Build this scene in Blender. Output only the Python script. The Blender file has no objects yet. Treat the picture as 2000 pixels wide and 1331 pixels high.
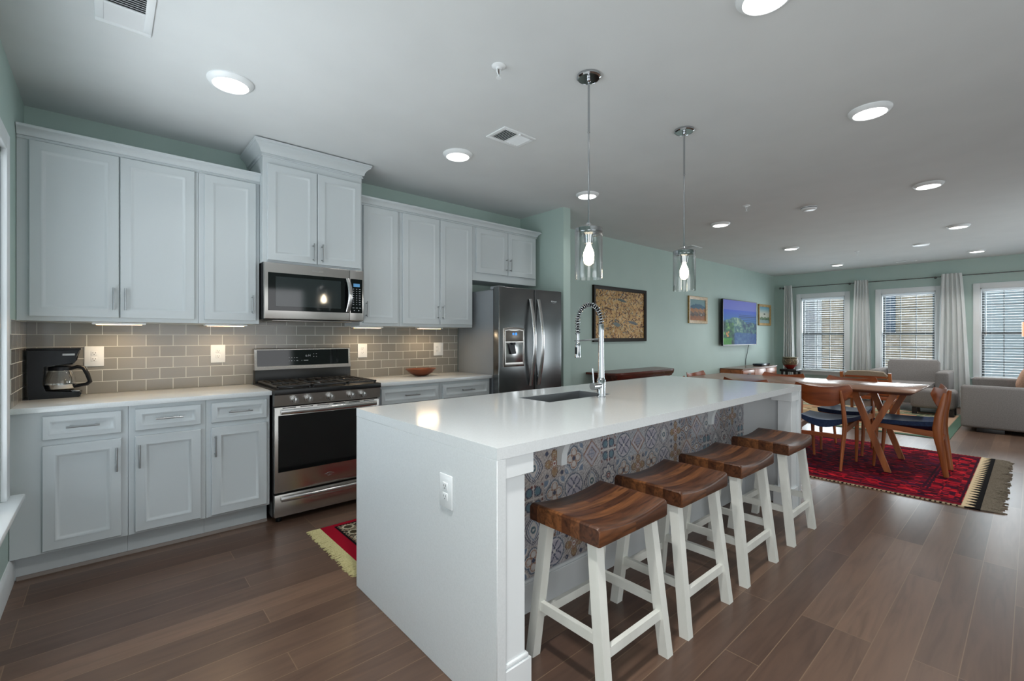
import bpy, bmesh, math, random
import numpy as np
from mathutils import Vector, Matrix

SC = bpy.context.scene
COL = SC.collection
PI = math.pi
random.seed(7)


def srgb(r, g, b):
    def f(c):
        c /= 255.0
        return c / 12.92 if c <= 0.04045 else ((c + 0.055) / 1.055) ** 2.4
    return (f(r), f(g), f(b), 1.0)


# ------------------------------------------------------------------ camera
cam_d = bpy.data.cameras.new('camera')
cam = bpy.data.objects.new('camera', cam_d)
COL.objects.link(cam)
YAW = math.atan2(1017, 897)
cam.location = (0, 0, 1.282)
cam.rotation_euler = (PI / 2, 0, YAW - PI / 2)
cam_d.sensor_width = 36
cam_d.lens = 897 / 2000 * 36
cam_d.shift_y = -7.5 / 2000
cam_d.clip_start = 0.02
cam_d.clip_end = 200
SC.camera = cam

# ------------------------------------------------------------------ world, exposure
vs = SC.view_settings
vs.view_transform = 'Standard'
vs.look = 'None'
vs.gamma = 1
vs.use_curve_mapping = False
vs.exposure = 0.1
SC.cycles.use_denoising = True
SC.cycles.max_bounces = 8
SC.cycles.diffuse_bounces = 5
SC.cycles.glossy_bounces = 4
SC.cycles.transmission_bounces = 6
SC.cycles.transparent_max_bounces = 16
SC.cycles.sample_clamp_indirect = 6
SC.cycles.caustics_reflective = False
SC.cycles.caustics_refractive = False
wd = bpy.data.worlds.new('sky')
SC.world = wd
wd.use_nodes = True
bg = wd.node_tree.nodes['Background']
bg.inputs[0].default_value = (0.90, 0.95, 1.0, 1)
bg.inputs[1].default_value = 0.62


def area_light(name, loc, rot, sx, sy, power, color=(1, 1, 1), parent=None, shape='RECTANGLE', spread=PI):
    d = bpy.data.lights.new(name, 'AREA')
    d.shape = shape
    d.size = sx
    if shape in ('RECTANGLE', 'ELLIPSE'):
        d.size_y = sy
    d.energy = power
    d.color = color
    d.spread = spread
    o = bpy.data.objects.new(name, d)
    COL.objects.link(o)
    o.location = loc
    o.rotation_euler = rot
    if parent:
        o.parent = parent
    return o


# room limits
XL, XF, YB, YBL, YR, ZC = -0.376, 11.6, 4.035, 3.96, -2.4, 2.682
COOL = (0.90, 0.965, 1.0)
CLEAR = (0.97, 0.985, 1.0)
# daylight at the seen windows; fill lamps added at openings out of view
area_light('daylight_left', (XL - 0.16, 2.38, 1.38), (0, -PI / 2, 0), 1.7, 1.6, 94, CLEAR)
area_light('fill_left_near', (XL - 0.16, -0.75, 1.20), (0, -PI / 2, 0), 2.1, 1.9, 34, CLEAR)  # added fill lamp, unseen; evens out island end, base cabinets and stools
area_light('fill_right_near', (1.6, YR - 0.2, 1.2), (-PI / 2, 0, PI), 2.7, 2.1, 25, CLEAR)  # added fill lamp on the camera side, no patio door known here
area_light('fill_right_far', (8.2, YR - 0.2, 1.35), (-PI / 2, 0, PI), 2.0, 1.7, 58, COOL)  # added fill lamp for the living area, out of view
for yy in (3.0, 1.6, 0.21):
    area_light('daylight_far', (XF + 0.17, yy, 1.36), (0, PI / 2, 0), 1.55, 0.8, 46, COOL)


# ------------------------------------------------------------------ materials
class NT:
    def __init__(s, name):
        s.m = bpy.data.materials.new(name)
        s.m.use_nodes = True
        s.t = s.m.node_tree
        s.p = s.t.nodes['Principled BSDF']

    def n(s, typ, **kw):
        x = s.t.nodes.new(typ)
        for k, v in kw.items():
            if k.startswith('i_'):
                x.inputs[k[2:].replace('_', ' ')].default_value = v
            else:
                setattr(x, k, v)
        return x

    def l(s, a, b):
        s.t.links.new(a, b)

    def set(s, **kw):
        names = dict(col='Base Color', rough='Roughness', metal='Metallic', spec='Specular IOR Level', trans='Transmission Weight', ior='IOR', coat='Coat Weight', sheen='Sheen Weight', emis='Emission Color', estr='Emission Strength', alpha='Alpha', coatr='Coat Roughness', aniso='Anisotropic')
        for k, v in kw.items():
            s.p.inputs[names[k]].default_value = v
        return s

    def coord(s, scale=(1, 1, 1), rot=(0, 0, 0), loc=(0, 0, 0), kind='Object'):
        tc = s.n('ShaderNodeTexCoord')
        mp = s.n('ShaderNodeMapping')
        mp.inputs['Scale'].default_value = scale
        mp.inputs['Rotation'].default_value = rot
        mp.inputs['Location'].default_value = loc
        s.l(tc.outputs[kind], mp.inputs[0])
        return mp.outputs[0]

    def ramp(s, fac, stops):
        r = s.n('ShaderNodeValToRGB')
        e = r.color_ramp.elements
        e[0].position, e[0].color = stops[0]
        e[1].position, e[1].color = stops[-1]
        for p, c in stops[1:-1]:
            k = e.new(p)
            k.color = c
        s.l(fac, r.inputs[0])
        return r.outputs[0]

    def bump(s, h, strength=0.2, dist=0.01):
        b = s.n('ShaderNodeBump')
        b.inputs['Strength'].default_value = strength
        b.inputs['Distance'].default_value = dist
        s.l(h, b.inputs['Height'])
        s.l(b.outputs[0], s.p.inputs['Normal'])


def plain(name, rgb, rough=0.5, metal=0.0, spec=0.5, **kw):
    t = NT(name)
    t.set(col=srgb(*rgb), rough=rough, metal=metal, spec=spec, **kw)
    return t.m


def noisy(name, c1, c2, scale=(8, 8, 8), rough=0.5, spec=0.5, bump=0.0, detail=3, **kw):
    t = NT(name)
    t.set(rough=rough, spec=spec, **kw)
    n = t.n('ShaderNodeTexNoise', i_Scale=1.0, i_Detail=detail)
    t.l(t.coord(scale), n.inputs['Vector'])
    t.l(t.ramp(n.outputs[0], [(0.3, srgb(*c1)), (0.7, srgb(*c2))]), t.p.inputs['Base Color'])
    if bump:
        t.bump(n.outputs[0], bump, 0.003)
    return t.m


def wood(name, c1, c2, c3, axis='X', rough=0.4, fine=1.0, spec=0.5):
    t = NT(name)
    t.set(rough=rough, spec=spec)
    sc = {'X': (1.2, 14, 14), 'Y': (14, 1.2, 14), 'Z': (14, 14, 1.2)}[axis]
    v = t.coord(tuple(a * fine for a in sc))
    n = t.n('ShaderNodeTexNoise', i_Scale=1.0, i_Detail=6, i_Distortion=0.7)
    t.l(v, n.inputs['Vector'])
    t.l(t.ramp(n.outputs[0], [(0.30, srgb(*c1)), (0.5, srgb(*c2)), (0.72, srgb(*c3))]), t.p.inputs['Base Color'])
    t.bump(n.outputs[0], 0.08, 0.002)
    return t.m


def attr_mat(name, rough=0.7, spec=0.3, emis=0.0):
    t = NT(name)
    a = t.n('ShaderNodeAttribute', attribute_name='Col')
    t.l(a.outputs['Color'], t.p.inputs['Base Color'])
    t.set(rough=rough, spec=spec)
    if emis:
        t.l(a.outputs['Color'], t.p.inputs['Emission Color'])
        t.set(estr=emis)
    return t.m


def thin_glass(name, tint=(1, 1, 1), refl=0.5):
    m = bpy.data.materials.new(name)
    m.use_nodes = True
    nt = m.node_tree
    nt.nodes.clear()
    out = nt.nodes.new('ShaderNodeOutputMaterial')
    mix = nt.nodes.new('ShaderNodeMixShader')
    tr = nt.nodes.new('ShaderNodeBsdfTransparent')
    tr.inputs[0].default_value = (*tint, 1)
    gl = nt.nodes.new('ShaderNodeBsdfGlossy')
    gl.inputs['Roughness'].default_value = 0.02
    fr = nt.nodes.new('ShaderNodeLayerWeight')
    fr.inputs['Blend'].default_value = refl
    mul = nt.nodes.new('ShaderNodeMath')
    mul.operation = 'MULTIPLY_ADD'
    mul.inputs[1].default_value = 0.75
    mul.inputs[2].default_value = 0.03
    nt.links.new(fr.outputs['Facing'], mul.inputs[0])
    nt.links.new(mul.outputs[0], mix.inputs[0])
    nt.links.new(tr.outputs[0], mix.inputs[1])
    nt.links.new(gl.outputs[0], mix.inputs[2])
    nt.links.new(mix.outputs[0], out.inputs[0])
    return m


def emitter(name, rgb, strength):
    t = NT(name)
    t.set(col=srgb(*rgb), emis=srgb(*rgb), estr=strength, rough=0.5)
    return t.m


M = {}
M['wall'] = noisy('aqua_wall_paint', (175, 195, 189), (178, 198, 192), (3, 3, 3), rough=0.55, spec=0.3)
M['ceiling'] = noisy('ceiling_paint', (214, 218, 219), (218, 222, 223), (3, 3, 3), rough=0.8, spec=0.2)
M['trim'] = plain('white_trim_paint', (226, 231, 233), 0.4)
M['cab'] = plain('grey_cabinet_paint', (194, 201, 204), 0.38, spec=0.45)
M['nickel'] = plain('brushed_nickel', (165, 168, 170), 0.28, 1.0)
M['chrome'] = plain('chrome', (188, 191, 194), 0.1, 1.0)
M['steel'] = plain('stainless_steel', (186, 183, 179), 0.27, 1.0, aniso=0.6)
M['steel_dark'] = plain('dark_stainless_steel', (118, 120, 121), 0.24, 1.0, aniso=0.7)
M['steel_light'] = plain('polished_steel', (198, 198, 198), 0.2, 1.0)
M['sink_steel'] = plain('sink_steel', (150, 154, 157), 0.42, 0.9)
M['appl_grey'] = plain('grey_appliance_side', (132, 138, 143), 0.45)
M['black_glass'] = plain('black_glass', (8, 11, 13), 0.05, spec=0.6)
M['mw_glass'] = plain('microwave_window', (38, 44, 46), 0.06, spec=0.8)
M['black_plastic'] = plain('black_plastic', (14, 17, 22), 0.3, spec=0.3)
M['black_matte'] = plain('black_enamel', (16, 18, 20), 0.35)
M['iron'] = plain('cast_iron', (44, 45, 46), 0.55)
M['white_plastic'] = plain('white_plastic', (232, 236, 238), 0.35)
M['slot'] = plain('dark_slot', (40, 42, 45), 0.6)
M['glass'] = thin_glass('window_glass', (0.97, 0.99, 1.0), 0.25)
M['clear_glass'] = thin_glass('clear_glass', (0.955, 0.96, 0.955), 0.36)
M['marking'] = plain('pale_marking', (190, 196, 200), 0.5)
M['display'] = emitter('lcd_display', (70, 120, 160), 0.6)
M['blue_display'] = emitter('blue_display', (60, 130, 210), 1.2)
M['teak'] = wood('teak_wood', (128, 70, 36), (162, 94, 52), (184, 112, 66), 'Z', 0.32)
M['teak_x'] = wood('teak_wood_lengthwise', (118, 62, 30), (152, 86, 45), (176, 104, 60), 'X', 0.3)
M['teak_y'] = wood('teak_wood_crosswise', (108, 50, 22), (140, 70, 34), (158, 86, 44), 'Y', 0.3)
M['table_top'] = wood('walnut_table_veneer', (104, 72, 54), (122, 86, 66), (138, 100, 78), 'Y', 0.26, 0.7)
M['mahogany'] = wood('mahogany', (62, 24, 16), (84, 34, 22), (104, 46, 30), 'X', 0.25)
M['bowl_wood'] = wood('bowl_wood', (74, 32, 16), (116, 58, 30), (140, 78, 42), 'X', 0.3)
M['stool_seat'] = None
M['stool_paint'] = noisy('cream_white_stool_paint', (214, 216, 209), (228, 230, 224), (10, 10, 4), rough=0.45)
M['navy'] = noisy('navy_leather', (28, 44, 72), (38, 58, 92), (60, 60, 60), rough=0.6, spec=0.25, bump=0.1)
M['grey_fabric'] = noisy('grey_upholstery', (128, 124, 122), (142, 138, 136), (90, 90, 90), rough=0.9, spec=0.15, bump=0.2)
M['beige_fabric'] = noisy('beige_upholstery', (150, 136, 120), (166, 152, 136), (120, 120, 120), rough=0.9, spec=0.15, bump=0.3)
M['peach_fabric'] = noisy('peach_cushion_cloth', (190, 150, 128), (210, 172, 150), (60, 60, 60), rough=0.9, spec=0.1)
M['dark_leg'] = plain('black_wood', (28, 26, 26), 0.4)
M['fringe_cream'] = noisy('cream_yarn', (176, 166, 118), (204, 196, 150), (200, 200, 60), rough=0.95, spec=0.05)
M['fringe_grey'] = noisy('grey_brown_yarn', (108, 100, 88), (140, 130, 116), (200, 200, 60), rough=0.95, spec=0.05)
M['gold'] = noisy('gilded_wood', (146, 112, 58), (190, 156, 96), (30, 30, 30), rough=0.4)
M['dark_frame'] = plain('dark_brown_frame', (34, 27, 20), 0.55, spec=0.15)
M['painted'] = attr_mat('painted_canvas', 0.6, 0.3)
M['woven'] = attr_mat('woven_wool', 0.95, 0.05)
M['tile_print'] = attr_mat('printed_tile', 0.32, 0.4)
M['screen'] = attr_mat('television_picture', 0.4, 0.02, 0.7)
_sp = M['screen'].node_tree
for _l in list(_sp.links):
    if _l.to_socket.name == 'Base Color':
        _sp.links.remove(_l)
_sp.nodes['Principled BSDF'].inputs['Base Color'].default_value = (0.01, 0.012, 0.016, 1)
M['peach_shade'] = emitter('lit_peach_shade', (236, 168, 128), 0.55)
M['lamp_lens'] = emitter('lit_white_lens', (255, 252, 246), 5.0)
M['bulb'] = emitter('lit_bulb', (255, 236, 205), 50.0)
M['puck'] = emitter('lit_warm_strip', (255, 206, 150), 5.0)
M['curtain'] = None
M['seam_wood'] = plain('shoe_molding_wood', (128, 118, 112), 0.5)


def mk_special():
    # quartz
    t = NT('white_quartz')
    t.set(rough=0.13, spec=0.5)
    n = t.n('ShaderNodeTexNoise', i_Scale=160.0, i_Detail=4)
    t.l(t.coord(), n.inputs['Vector'])
    t.l(t.ramp(n.outputs[0], [(0.30, srgb(213, 218, 220)), (0.5, srgb(217, 222, 224)), (0.7, srgb(220, 225, 227))]), t.p.inputs['Base Color'])
    M['quartz'] = t.m
    # floor planks running along X
    t = NT('dark_hickory_planks')
    v = t.coord((1, 1, 1), loc=(0.3, -0.704, 0))
    b = t.n('ShaderNodeTexBrick')
    b.offset = 0.37
    b.offset_frequency = 3
    for k, val in dict(Scale=1.0).items():
        b.inputs[k].default_value = val
    b.inputs['Color1'].default_value = (0, 0, 0, 1)
    b.inputs['Color2'].default_value = (1, 1, 1, 1)
    b.inputs['Mortar'].default_value = (0.5, 0.5, 0.5, 1)
    b.inputs['Mortar Size'].default_value = 0.0016
    b.inputs['Mortar Smooth'].default_value = 0.0
    b.inputs['Bias'].default_value = 0.0
    b.inputs['Brick Width'].default_value = 1.35
    b.inputs['Row Height'].default_value = 0.1297
    t.l(v, b.inputs['Vector'])
    # grain, shifted per plank
    sep = t.n('ShaderNodeSeparateXYZ')
    t.l(t.coord((1.6, 22, 1)), sep.inputs[0])
    add = t.n('ShaderNodeMath', operation='MULTIPLY_ADD')
    t.l(b.outputs['Color'], add.inputs[0])
    add.inputs[1].default_value = 37.0
    t.l(sep.outputs[0], add.inputs[2])
    cmb = t.n('ShaderNodeCombineXYZ')
    t.l(add.outputs[0], cmb.inputs[0])
    t.l(sep.outputs[1], cmb.inputs[1])
    t.l(add.outputs[0], cmb.inputs[2])
    g = t.n('ShaderNodeTexNoise', i_Scale=1.0, i_Detail=6, i_Distortion=1.2)
    t.l(cmb.outputs[0], g.inputs['Vector'])
    tone = t.ramp(b.outputs['Color'], [(0.0, srgb(86, 66, 56)), (0.5, srgb(100, 78, 65)), (1.0, srgb(117, 92, 76))])
    gr = t.ramp(g.outputs[0], [(0.25, (0.62, 0.60, 0.60, 1)), (0.5, (0.95, 0.95, 0.95, 1)), (0.75, (1.18, 1.16, 1.12, 1))])
    mx = t.n('ShaderNodeMix', data_type='RGBA', blend_type='MULTIPLY')
    mx.inputs[0].default_value = 0.75
    t.l(tone, mx.inputs[6])
    t.l(gr, mx.inputs[7])
    m2 = t.n('ShaderNodeMix', data_type='RGBA')
    t.l(b.outputs['Fac'], m2.inputs[0])
    t.l(mx.outputs[2], m2.inputs[6])
    m2.inputs[7].default_value = srgb(126, 104, 84)
    t.l(m2.outputs[2], t.p.inputs['Base Color'])
    t.set(rough=0.31, spec=0.5)
    t.bump(b.outputs['Fac'], -0.1, 0.001)
    M['floor'] = t.m
    # glossy grey subway tile
    for key, rot in (('tile', (PI / 2, 0, 0)), ('tile_side', None)):
        t = NT('grey_subway_' + key)
        tc = t.n('ShaderNodeTexCoord')
        sp = t.n('ShaderNodeSeparateXYZ')
        t.l(tc.outputs['Object'], sp.inputs[0])
        cb = t.n('ShaderNodeCombineXYZ')
        ax = t.n('ShaderNodeMath', operation='SUBTRACT')
        t.l(sp.outputs[0 if key == 'tile' else 1], ax.inputs[0])
        ax.inputs[1].default_value = 0.127 if key == 'tile' else 4.025
        az = t.n('ShaderNodeMath', operation='SUBTRACT')
        t.l(sp.outputs[2], az.inputs[0])
        az.inputs[1].default_value = 0.9125
        t.l(ax.outputs[0], cb.inputs[0])
        t.l(az.outputs[0], cb.inputs[1])
        b = t.n('ShaderNodeTexBrick')
        b.offset = 0.5
        b.inputs['Scale'].default_value = 1.0
        b.inputs['Color1'].default_value = srgb(134, 132, 127)
        b.inputs['Color2'].default_value = srgb(146, 144, 139)
        b.inputs['Mortar'].default_value = srgb(205, 205, 198)
        b.inputs['Mortar Size'].default_value = 0.0022
        b.inputs['Mortar Smooth'].default_value = 0.1
        b.inputs['Bias'].default_value = 0.0
        b.inputs['Brick Width'].default_value = 0.1495
        b.inputs['Row Height'].default_value = 0.0764
        t.l(cb.outputs[0], b.inputs['Vector'])
        t.l(b.outputs['Color'], t.p.inputs['Base Color'])
        rr = t.n('ShaderNodeMath', operation='MULTIPLY_ADD')
        t.l(b.outputs['Fac'], rr.inputs[0])
        rr.inputs[1].default_value = 0.5
        rr.inputs[2].default_value = 0.14
        t.l(rr.outputs[0], t.p.inputs['Roughness'])
        t.bump(b.outputs['Fac'], -0.35, 0.003)
        M[key] = t.m
    # stool seats: glued blocks of walnut-stained wood
    t = NT('stained_block_wood')
    v = t.coord((1, 1, 1), loc=(0.0, 0.17, 0.0))
    b = t.n('ShaderNodeTexBrick')
    b.offset = 0.43
    b.inputs['Scale'].default_value = 1.0
    b.inputs['Color1'].default_value = (0, 0, 0, 1)
    b.inputs['Color2'].default_value = (1, 1, 1, 1)
    b.inputs['Mortar'].default_value = (0.3, 0.3, 0.3, 1)
    b.inputs['Mortar Size'].default_value = 0.0004
    b.inputs['Brick Width'].default_value = 0.55
    b.inputs['Row Height'].default_value = 0.043
    t.l(v, b.inputs['Vector'])
    sp = t.n('ShaderNodeSeparateXYZ')
    t.l(t.coord((4, 34, 34)), sp.inputs[0])
    ad = t.n('ShaderNodeMath', operation='MULTIPLY_ADD')
    t.l(b.outputs['Color'], ad.inputs[0])
    ad.inputs[1].default_value = 21.0
    t.l(sp.outputs[0], ad.inputs[2])
    cb = t.n('ShaderNodeCombineXYZ')
    t.l(ad.outputs[0], cb.inputs[0])
    t.l(sp.outputs[1], cb.inputs[1])
    t.l(sp.outputs[2], cb.inputs[2])
    g = t.n('ShaderNodeTexNoise', i_Scale=1.0, i_Detail=5, i_Distortion=1.6)
    t.l(cb.outputs[0], g.inputs['Vector'])
    tone = t.ramp(b.outputs['Color'], [(0.0, srgb(72, 42, 26)), (0.5, srgb(95, 58, 36)), (1.0, srgb(124, 80, 48))])
    gr = t.ramp(g.outputs[0], [(0.28, (0.36, 0.33, 0.30, 1)), (0.5, (0.9, 0.88, 0.85, 1)), (0.75, (1.45, 1.4, 1.3, 1))])
    mx = t.n('ShaderNodeMix', data_type='RGBA', blend_type='MULTIPLY')
    mx.inputs[0].default_value = 1.0
    t.l(tone, mx.inputs[6])
    t.l(gr, mx.inputs[7])
    t.l(mx.outputs[2], t.p.inputs['Base Color'])
    t.set(rough=0.36, spec=0.5)
    t.bump(g.outputs[0], 0.08, 0.002)
    M['stool_seat'] = t.m
    # curtain cloth, lets some daylight through
    t = NT('white_curtain_cloth')
    t.set(col=srgb(240, 242, 240), rough=0.9, spec=0.1)
    tl = t.n('ShaderNodeBsdfTranslucent')
    tl.inputs[0].default_value = srgb(226, 230, 232)
    ms = t.n('ShaderNodeMixShader')
    ms.inputs[0].default_value = 0.35
    t.l(t.p.outputs[0], ms.inputs[1])
    t.l(tl.outputs[0], ms.inputs[2])
    t.l(ms.outputs[0], t.t.nodes['Material Output'].inputs[0])
    M['curtain'] = t.m
    # blind slats
    t = NT('white_blind_slat')
    t.set(col=srgb(236, 239, 240), rough=0.5)
    tl = t.n('ShaderNodeBsdfTranslucent')
    tl.inputs[0].default_value = srgb(236, 240, 244)
    ms = t.n('ShaderNodeMixShader')
    ms.inputs[0].default_value = 0.3
    t.l(t.p.outputs[0], ms.inputs[1])
    t.l(tl.outputs[0], ms.inputs[2])
    t.l(ms.outputs[0], t.t.nodes['Material Output'].inputs[0])
    M['slat'] = t.m
    # stone facade next door
    t = NT('pale_stone_facade')
    tc = t.n('ShaderNodeTexCoord')
    sp = t.n('ShaderNodeSeparateXYZ')
    t.l(tc.outputs['Object'], sp.inputs[0])
    cb = t.n('ShaderNodeCombineXYZ')
    t.l(sp.outputs[1], cb.inputs[0])
    t.l(sp.outputs[2], cb.inputs[1])
    b = t.n('ShaderNodeTexBrick')
    b.inputs['Scale'].default_value = 1.0
    b.inputs['Color1'].default_value = srgb(186, 168, 142)
    b.inputs['Color2'].default_value = srgb(226, 210, 184)
    b.inputs['Mortar'].default_value = srgb(196, 190, 180)
    b.inputs['Mortar Size'].default_value = 0.008
    b.inputs['Brick Width'].default_value = 0.24
    b.inputs['Row Height'].default_value = 0.085
    b.inputs['Bias'].default_value = 0.0
    t.l(cb.outputs[0], b.inputs['Vector'])
    t.l(b.outputs['Color'], t.p.inputs['Base Color'])
    t.set(rough=0.9)
    t.bump(b.outputs['Fac'], -0.4, 0.02)
    M['stone'] = t.m
    # lap siding
    t = NT('pale_blue_grey_siding')
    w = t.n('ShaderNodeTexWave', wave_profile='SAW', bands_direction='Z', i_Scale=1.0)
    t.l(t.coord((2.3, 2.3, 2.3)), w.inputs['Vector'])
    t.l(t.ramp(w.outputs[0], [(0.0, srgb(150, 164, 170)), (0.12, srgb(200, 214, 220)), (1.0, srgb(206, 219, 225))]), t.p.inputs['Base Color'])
    M['siding'] = t.m
    M['shutter'] = plain('blue_grey_shutter', (92, 112, 132), 0.6)
    M['asphalt'] = noisy('courtyard_paving', (120, 120, 118), (150, 150, 148), (3, 3, 3), rough=0.9)
    # drum
    t = NT('painted_pottery')
    n = t.n('ShaderNodeTexVoronoi', i_Scale=26.0)
    t.l(t.coord(), n.inputs['Vector'])
    t.l(t.ramp(n.outputs['Distance'], [(0.1, srgb(190, 176, 140)), (0.35, srgb(96, 70, 48)), (0.6, srgb(70, 66, 50)), (0.9, srgb(150, 130, 90))]), t.p.inputs['Base Color'])
    t.set(rough=0.5)
    M['pottery'] = t.m
    M['red_paint'] = plain('red_paint', (140, 38, 26), 0.5)


mk_special()


# ------------------------------------------------------------------ mesh building
def tag(o, label=None, cat=None, group=None, kind=None):
    if label:
        o['label'] = label
    if cat:
        o['category'] = cat
    if group:
        o['group'] = group
    if kind:
        o['kind'] = kind
    return o


def thing(name, label, cat, loc=(0, 0, 0), group=None, kind=None):
    o = bpy.data.objects.new(name, None)
    o.empty_display_size = 0.1
    COL.objects.link(o)
    o.location = loc
    return tag(o, label, cat, group, kind)


def base_loc(o):
    v = Vector((0, 0, 0))
    while o is not None:
        v += Vector(o.location)
        o = o.parent
    return v


class MB:
    def __init__(s):
        s.bm = bmesh.new()
        s.mx = Matrix()

    def at(s, loc=(0, 0, 0), rz=0.0, rx=0.0, ry=0.0):
        s.mx = Matrix.Translation(loc) @ Matrix.Rotation(rz, 4, 'Z') @ Matrix.Rotation(ry, 4, 'Y') @ Matrix.Rotation(rx, 4, 'X')
        return s

    def _v(s, co):
        return s.bm.verts.new(s.mx @ Vector(co))

    def _f(s, vs_):
        try:
            return s.bm.faces.new(vs_)
        except ValueError:
            return None

    def box(s, x0, x1, y0, y1, z0, z1, bev=0.0, seg=2):
        t = bmesh.new()
        bmesh.ops.create_cube(t, size=1)
        for v in t.verts:
            v.co = Vector(((x0 + x1) / 2 + v.co.x * (x1 - x0), (y0 + y1) / 2 + v.co.y * (y1 - y0), (z0 + z1) / 2 + v.co.z * (z1 - z0)))
        if bev:
            bev = min(bev, 0.49 * min(abs(x1 - x0), abs(y1 - y0), abs(z1 - z0)))
            bmesh.ops.bevel(t, geom=t.edges[:], offset=bev, segments=seg, profile=0.5, affect='EDGES')
        s._merge(t)
        return s

    def _merge(s, t):
        mp = {}
        for v in t.verts:
            mp[v] = s._v(v.co)
        for f in t.faces:
            s._f([mp[v] for v in f.verts])
        t.free()

    def loft(s, rings, closed=True, cap=True):
        R = [[s._v(p) for p in r] for r in rings]
        n = len(R[0])
        for a, b in zip(R[:-1], R[1:]):
            for i in range(n if closed else n - 1):
                j = (i + 1) % n
                s._f([a[i], a[j], b[j], b[i]])
        if cap and closed:
            s._f(list(reversed(R[0])))
            s._f(R[-1])
        return s

    def cyl(s, p0, p1, r0, r1=None, n=16, cap=True):
        r1 = r0 if r1 is None else r1
        return s.tube([p0, p1], [r0, r1], n, cap)

    def tube(s, path, r, n=10, cap=True, sx=1.0, up=None, closed=False):
        P = [Vector(p) for p in path]
        rs = r if isinstance(r, (list, tuple)) else [r] * len(P)
        rings = []
        d0 = (P[1] - P[0]).normalized()
        u = Vector(up) if up else (Vector((0, 0, 1)) if abs(d0.z) < 0.9 else Vector((1, 0, 0)))
        for i, p in enumerate(P):
            if closed:
                d = (P[(i + 1) % len(P)] - P[i - 1]).normalized()
            elif i == 0:
                d = P[1] - P[0]
            elif i == len(P) - 1:
                d = P[-1] - P[-2]
            else:
                d = (P[i + 1] - P[i]).normalized() + (P[i] - P[i - 1]).normalized()
            d = d.normalized()
            u = (u - d * u.dot(d)).normalized()
            w = d.cross(u)
            rings.append([p + (u * math.cos(2 * PI * k / n) + w * math.sin(2 * PI * k / n) * sx) * rs[i] for k in range(n)])
        if closed:
            rings.append(rings[0])
        return s.loft(rings, True, cap and not closed)

    def bar(s, p0, p1, w, h, up=(0, 0, 1), w1=None, h1=None):
        # rectangular bar from p0 to p1, w across, h along 'up'
        p0, p1 = Vector(p0), Vector(p1)
        d = (p1 - p0).normalized()
        u = Vector(up)
        u = (u - d * u.dot(d)).normalized()
        x = d.cross(u)
        w1 = w if w1 is None else w1
        h1 = h if h1 is None else h1

        def ring(p, a, b):
            return [p + x * (a / 2) * i + u * (b / 2) * j for i, j in ((-1, -1), (1, -1), (1, 1), (-1, 1))]
        return s.loft([ring(p0, w, h), ring(p1, w1, h1)])

    def post(s, b, t, w, d, w1=None, d1=None):
        # leg with horizontal ends from b up to t; w along x, d along y
        w1 = w if w1 is None else w1
        d1 = d if d1 is None else d1
        q = ((-1, -1), (1, -1), (1, 1), (-1, 1))
        return s.loft([[(b[0] + i * w / 2, b[1] + j * d / 2, b[2]) for i, j in q], [(t[0] + i * w1 / 2, t[1] + j * d1 / 2, t[2]) for i, j in q]])

    def lathe(s, prof, c=(0, 0, 0), n=24, cap=True):
        rings = [[(c[0] + r * math.cos(2 * PI * k / n), c[1] + r * math.sin(2 * PI * k / n), c[2] + z) for k in range(n)] for r, z in prof]
        return s.loft(rings, True, cap)

    def prism(s, poly, axis, a, b):
        # poly: 2D points in the two other axes (in x,y,z order)
        def P(u, v, w):
            return {'X': (w, u, v), 'Y': (u, w, v), 'Z': (u, v, w)}[axis]
        return s.loft([[P(u, v, a) for u, v in poly], [P(u, v, b) for u, v in poly]])

    def sweep(s, pts, prof, cap=True):
        # horizontal path pts (x,y); prof (out, z); outward = right of travel
        P = [Vector((p[0], p[1])) for p in pts]
        nr = []
        for a, b in zip(P[:-1], P[1:]):
            d = (b - a).normalized()
            nr.append(Vector((d.y, -d.x)))
        rings = []
        for i, p in enumerate(P):
            if i == 0:
                m = nr[0]
            elif i == len(P) - 1:
                m = nr[-1]
            else:
                m = (nr[i - 1] + nr[i]) / (1 + nr[i - 1].dot(nr[i]))
            rings.append([(p.x + m.x * o, p.y + m.y * o, z) for o, z in prof])
        return s.loft(rings, True, cap)

    def build(s, name, mat, parent=None, smooth=True, angle=38, label=None, kind=None):
        me = bpy.data.meshes.new(name)
        bmesh.ops.recalc_face_normals(s.bm, faces=s.bm.faces[:])
        if parent is not None:
            bmesh.ops.translate(s.bm, verts=s.bm.verts[:], vec=-base_loc(parent))
        s.bm.to_mesh(me)
        s.bm.free()
        o = bpy.data.objects.new(name, me)
        COL.objects.link(o)
        me.materials.append(mat)
        if smooth:
            me.shade_smooth()
            me.set_sharp_from_angle(angle=math.radians(angle))
        if parent is not None:
            o.parent = parent
        if label:
            o['label'] = label
        if kind:
            o['kind'] = kind
        return o


def copy_tree(o, parent=None):
    c = o.copy()
    COL.objects.link(c)
    if parent is not None:
        c.parent = parent
    for ch in list(o.children):
        copy_tree(ch, c)
    return c


def struct(name, mb, mat, parent=None):
    o = mb.build(name, mat, parent)
    if parent is None:
        o['kind'] = 'structure'
    return o


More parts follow.
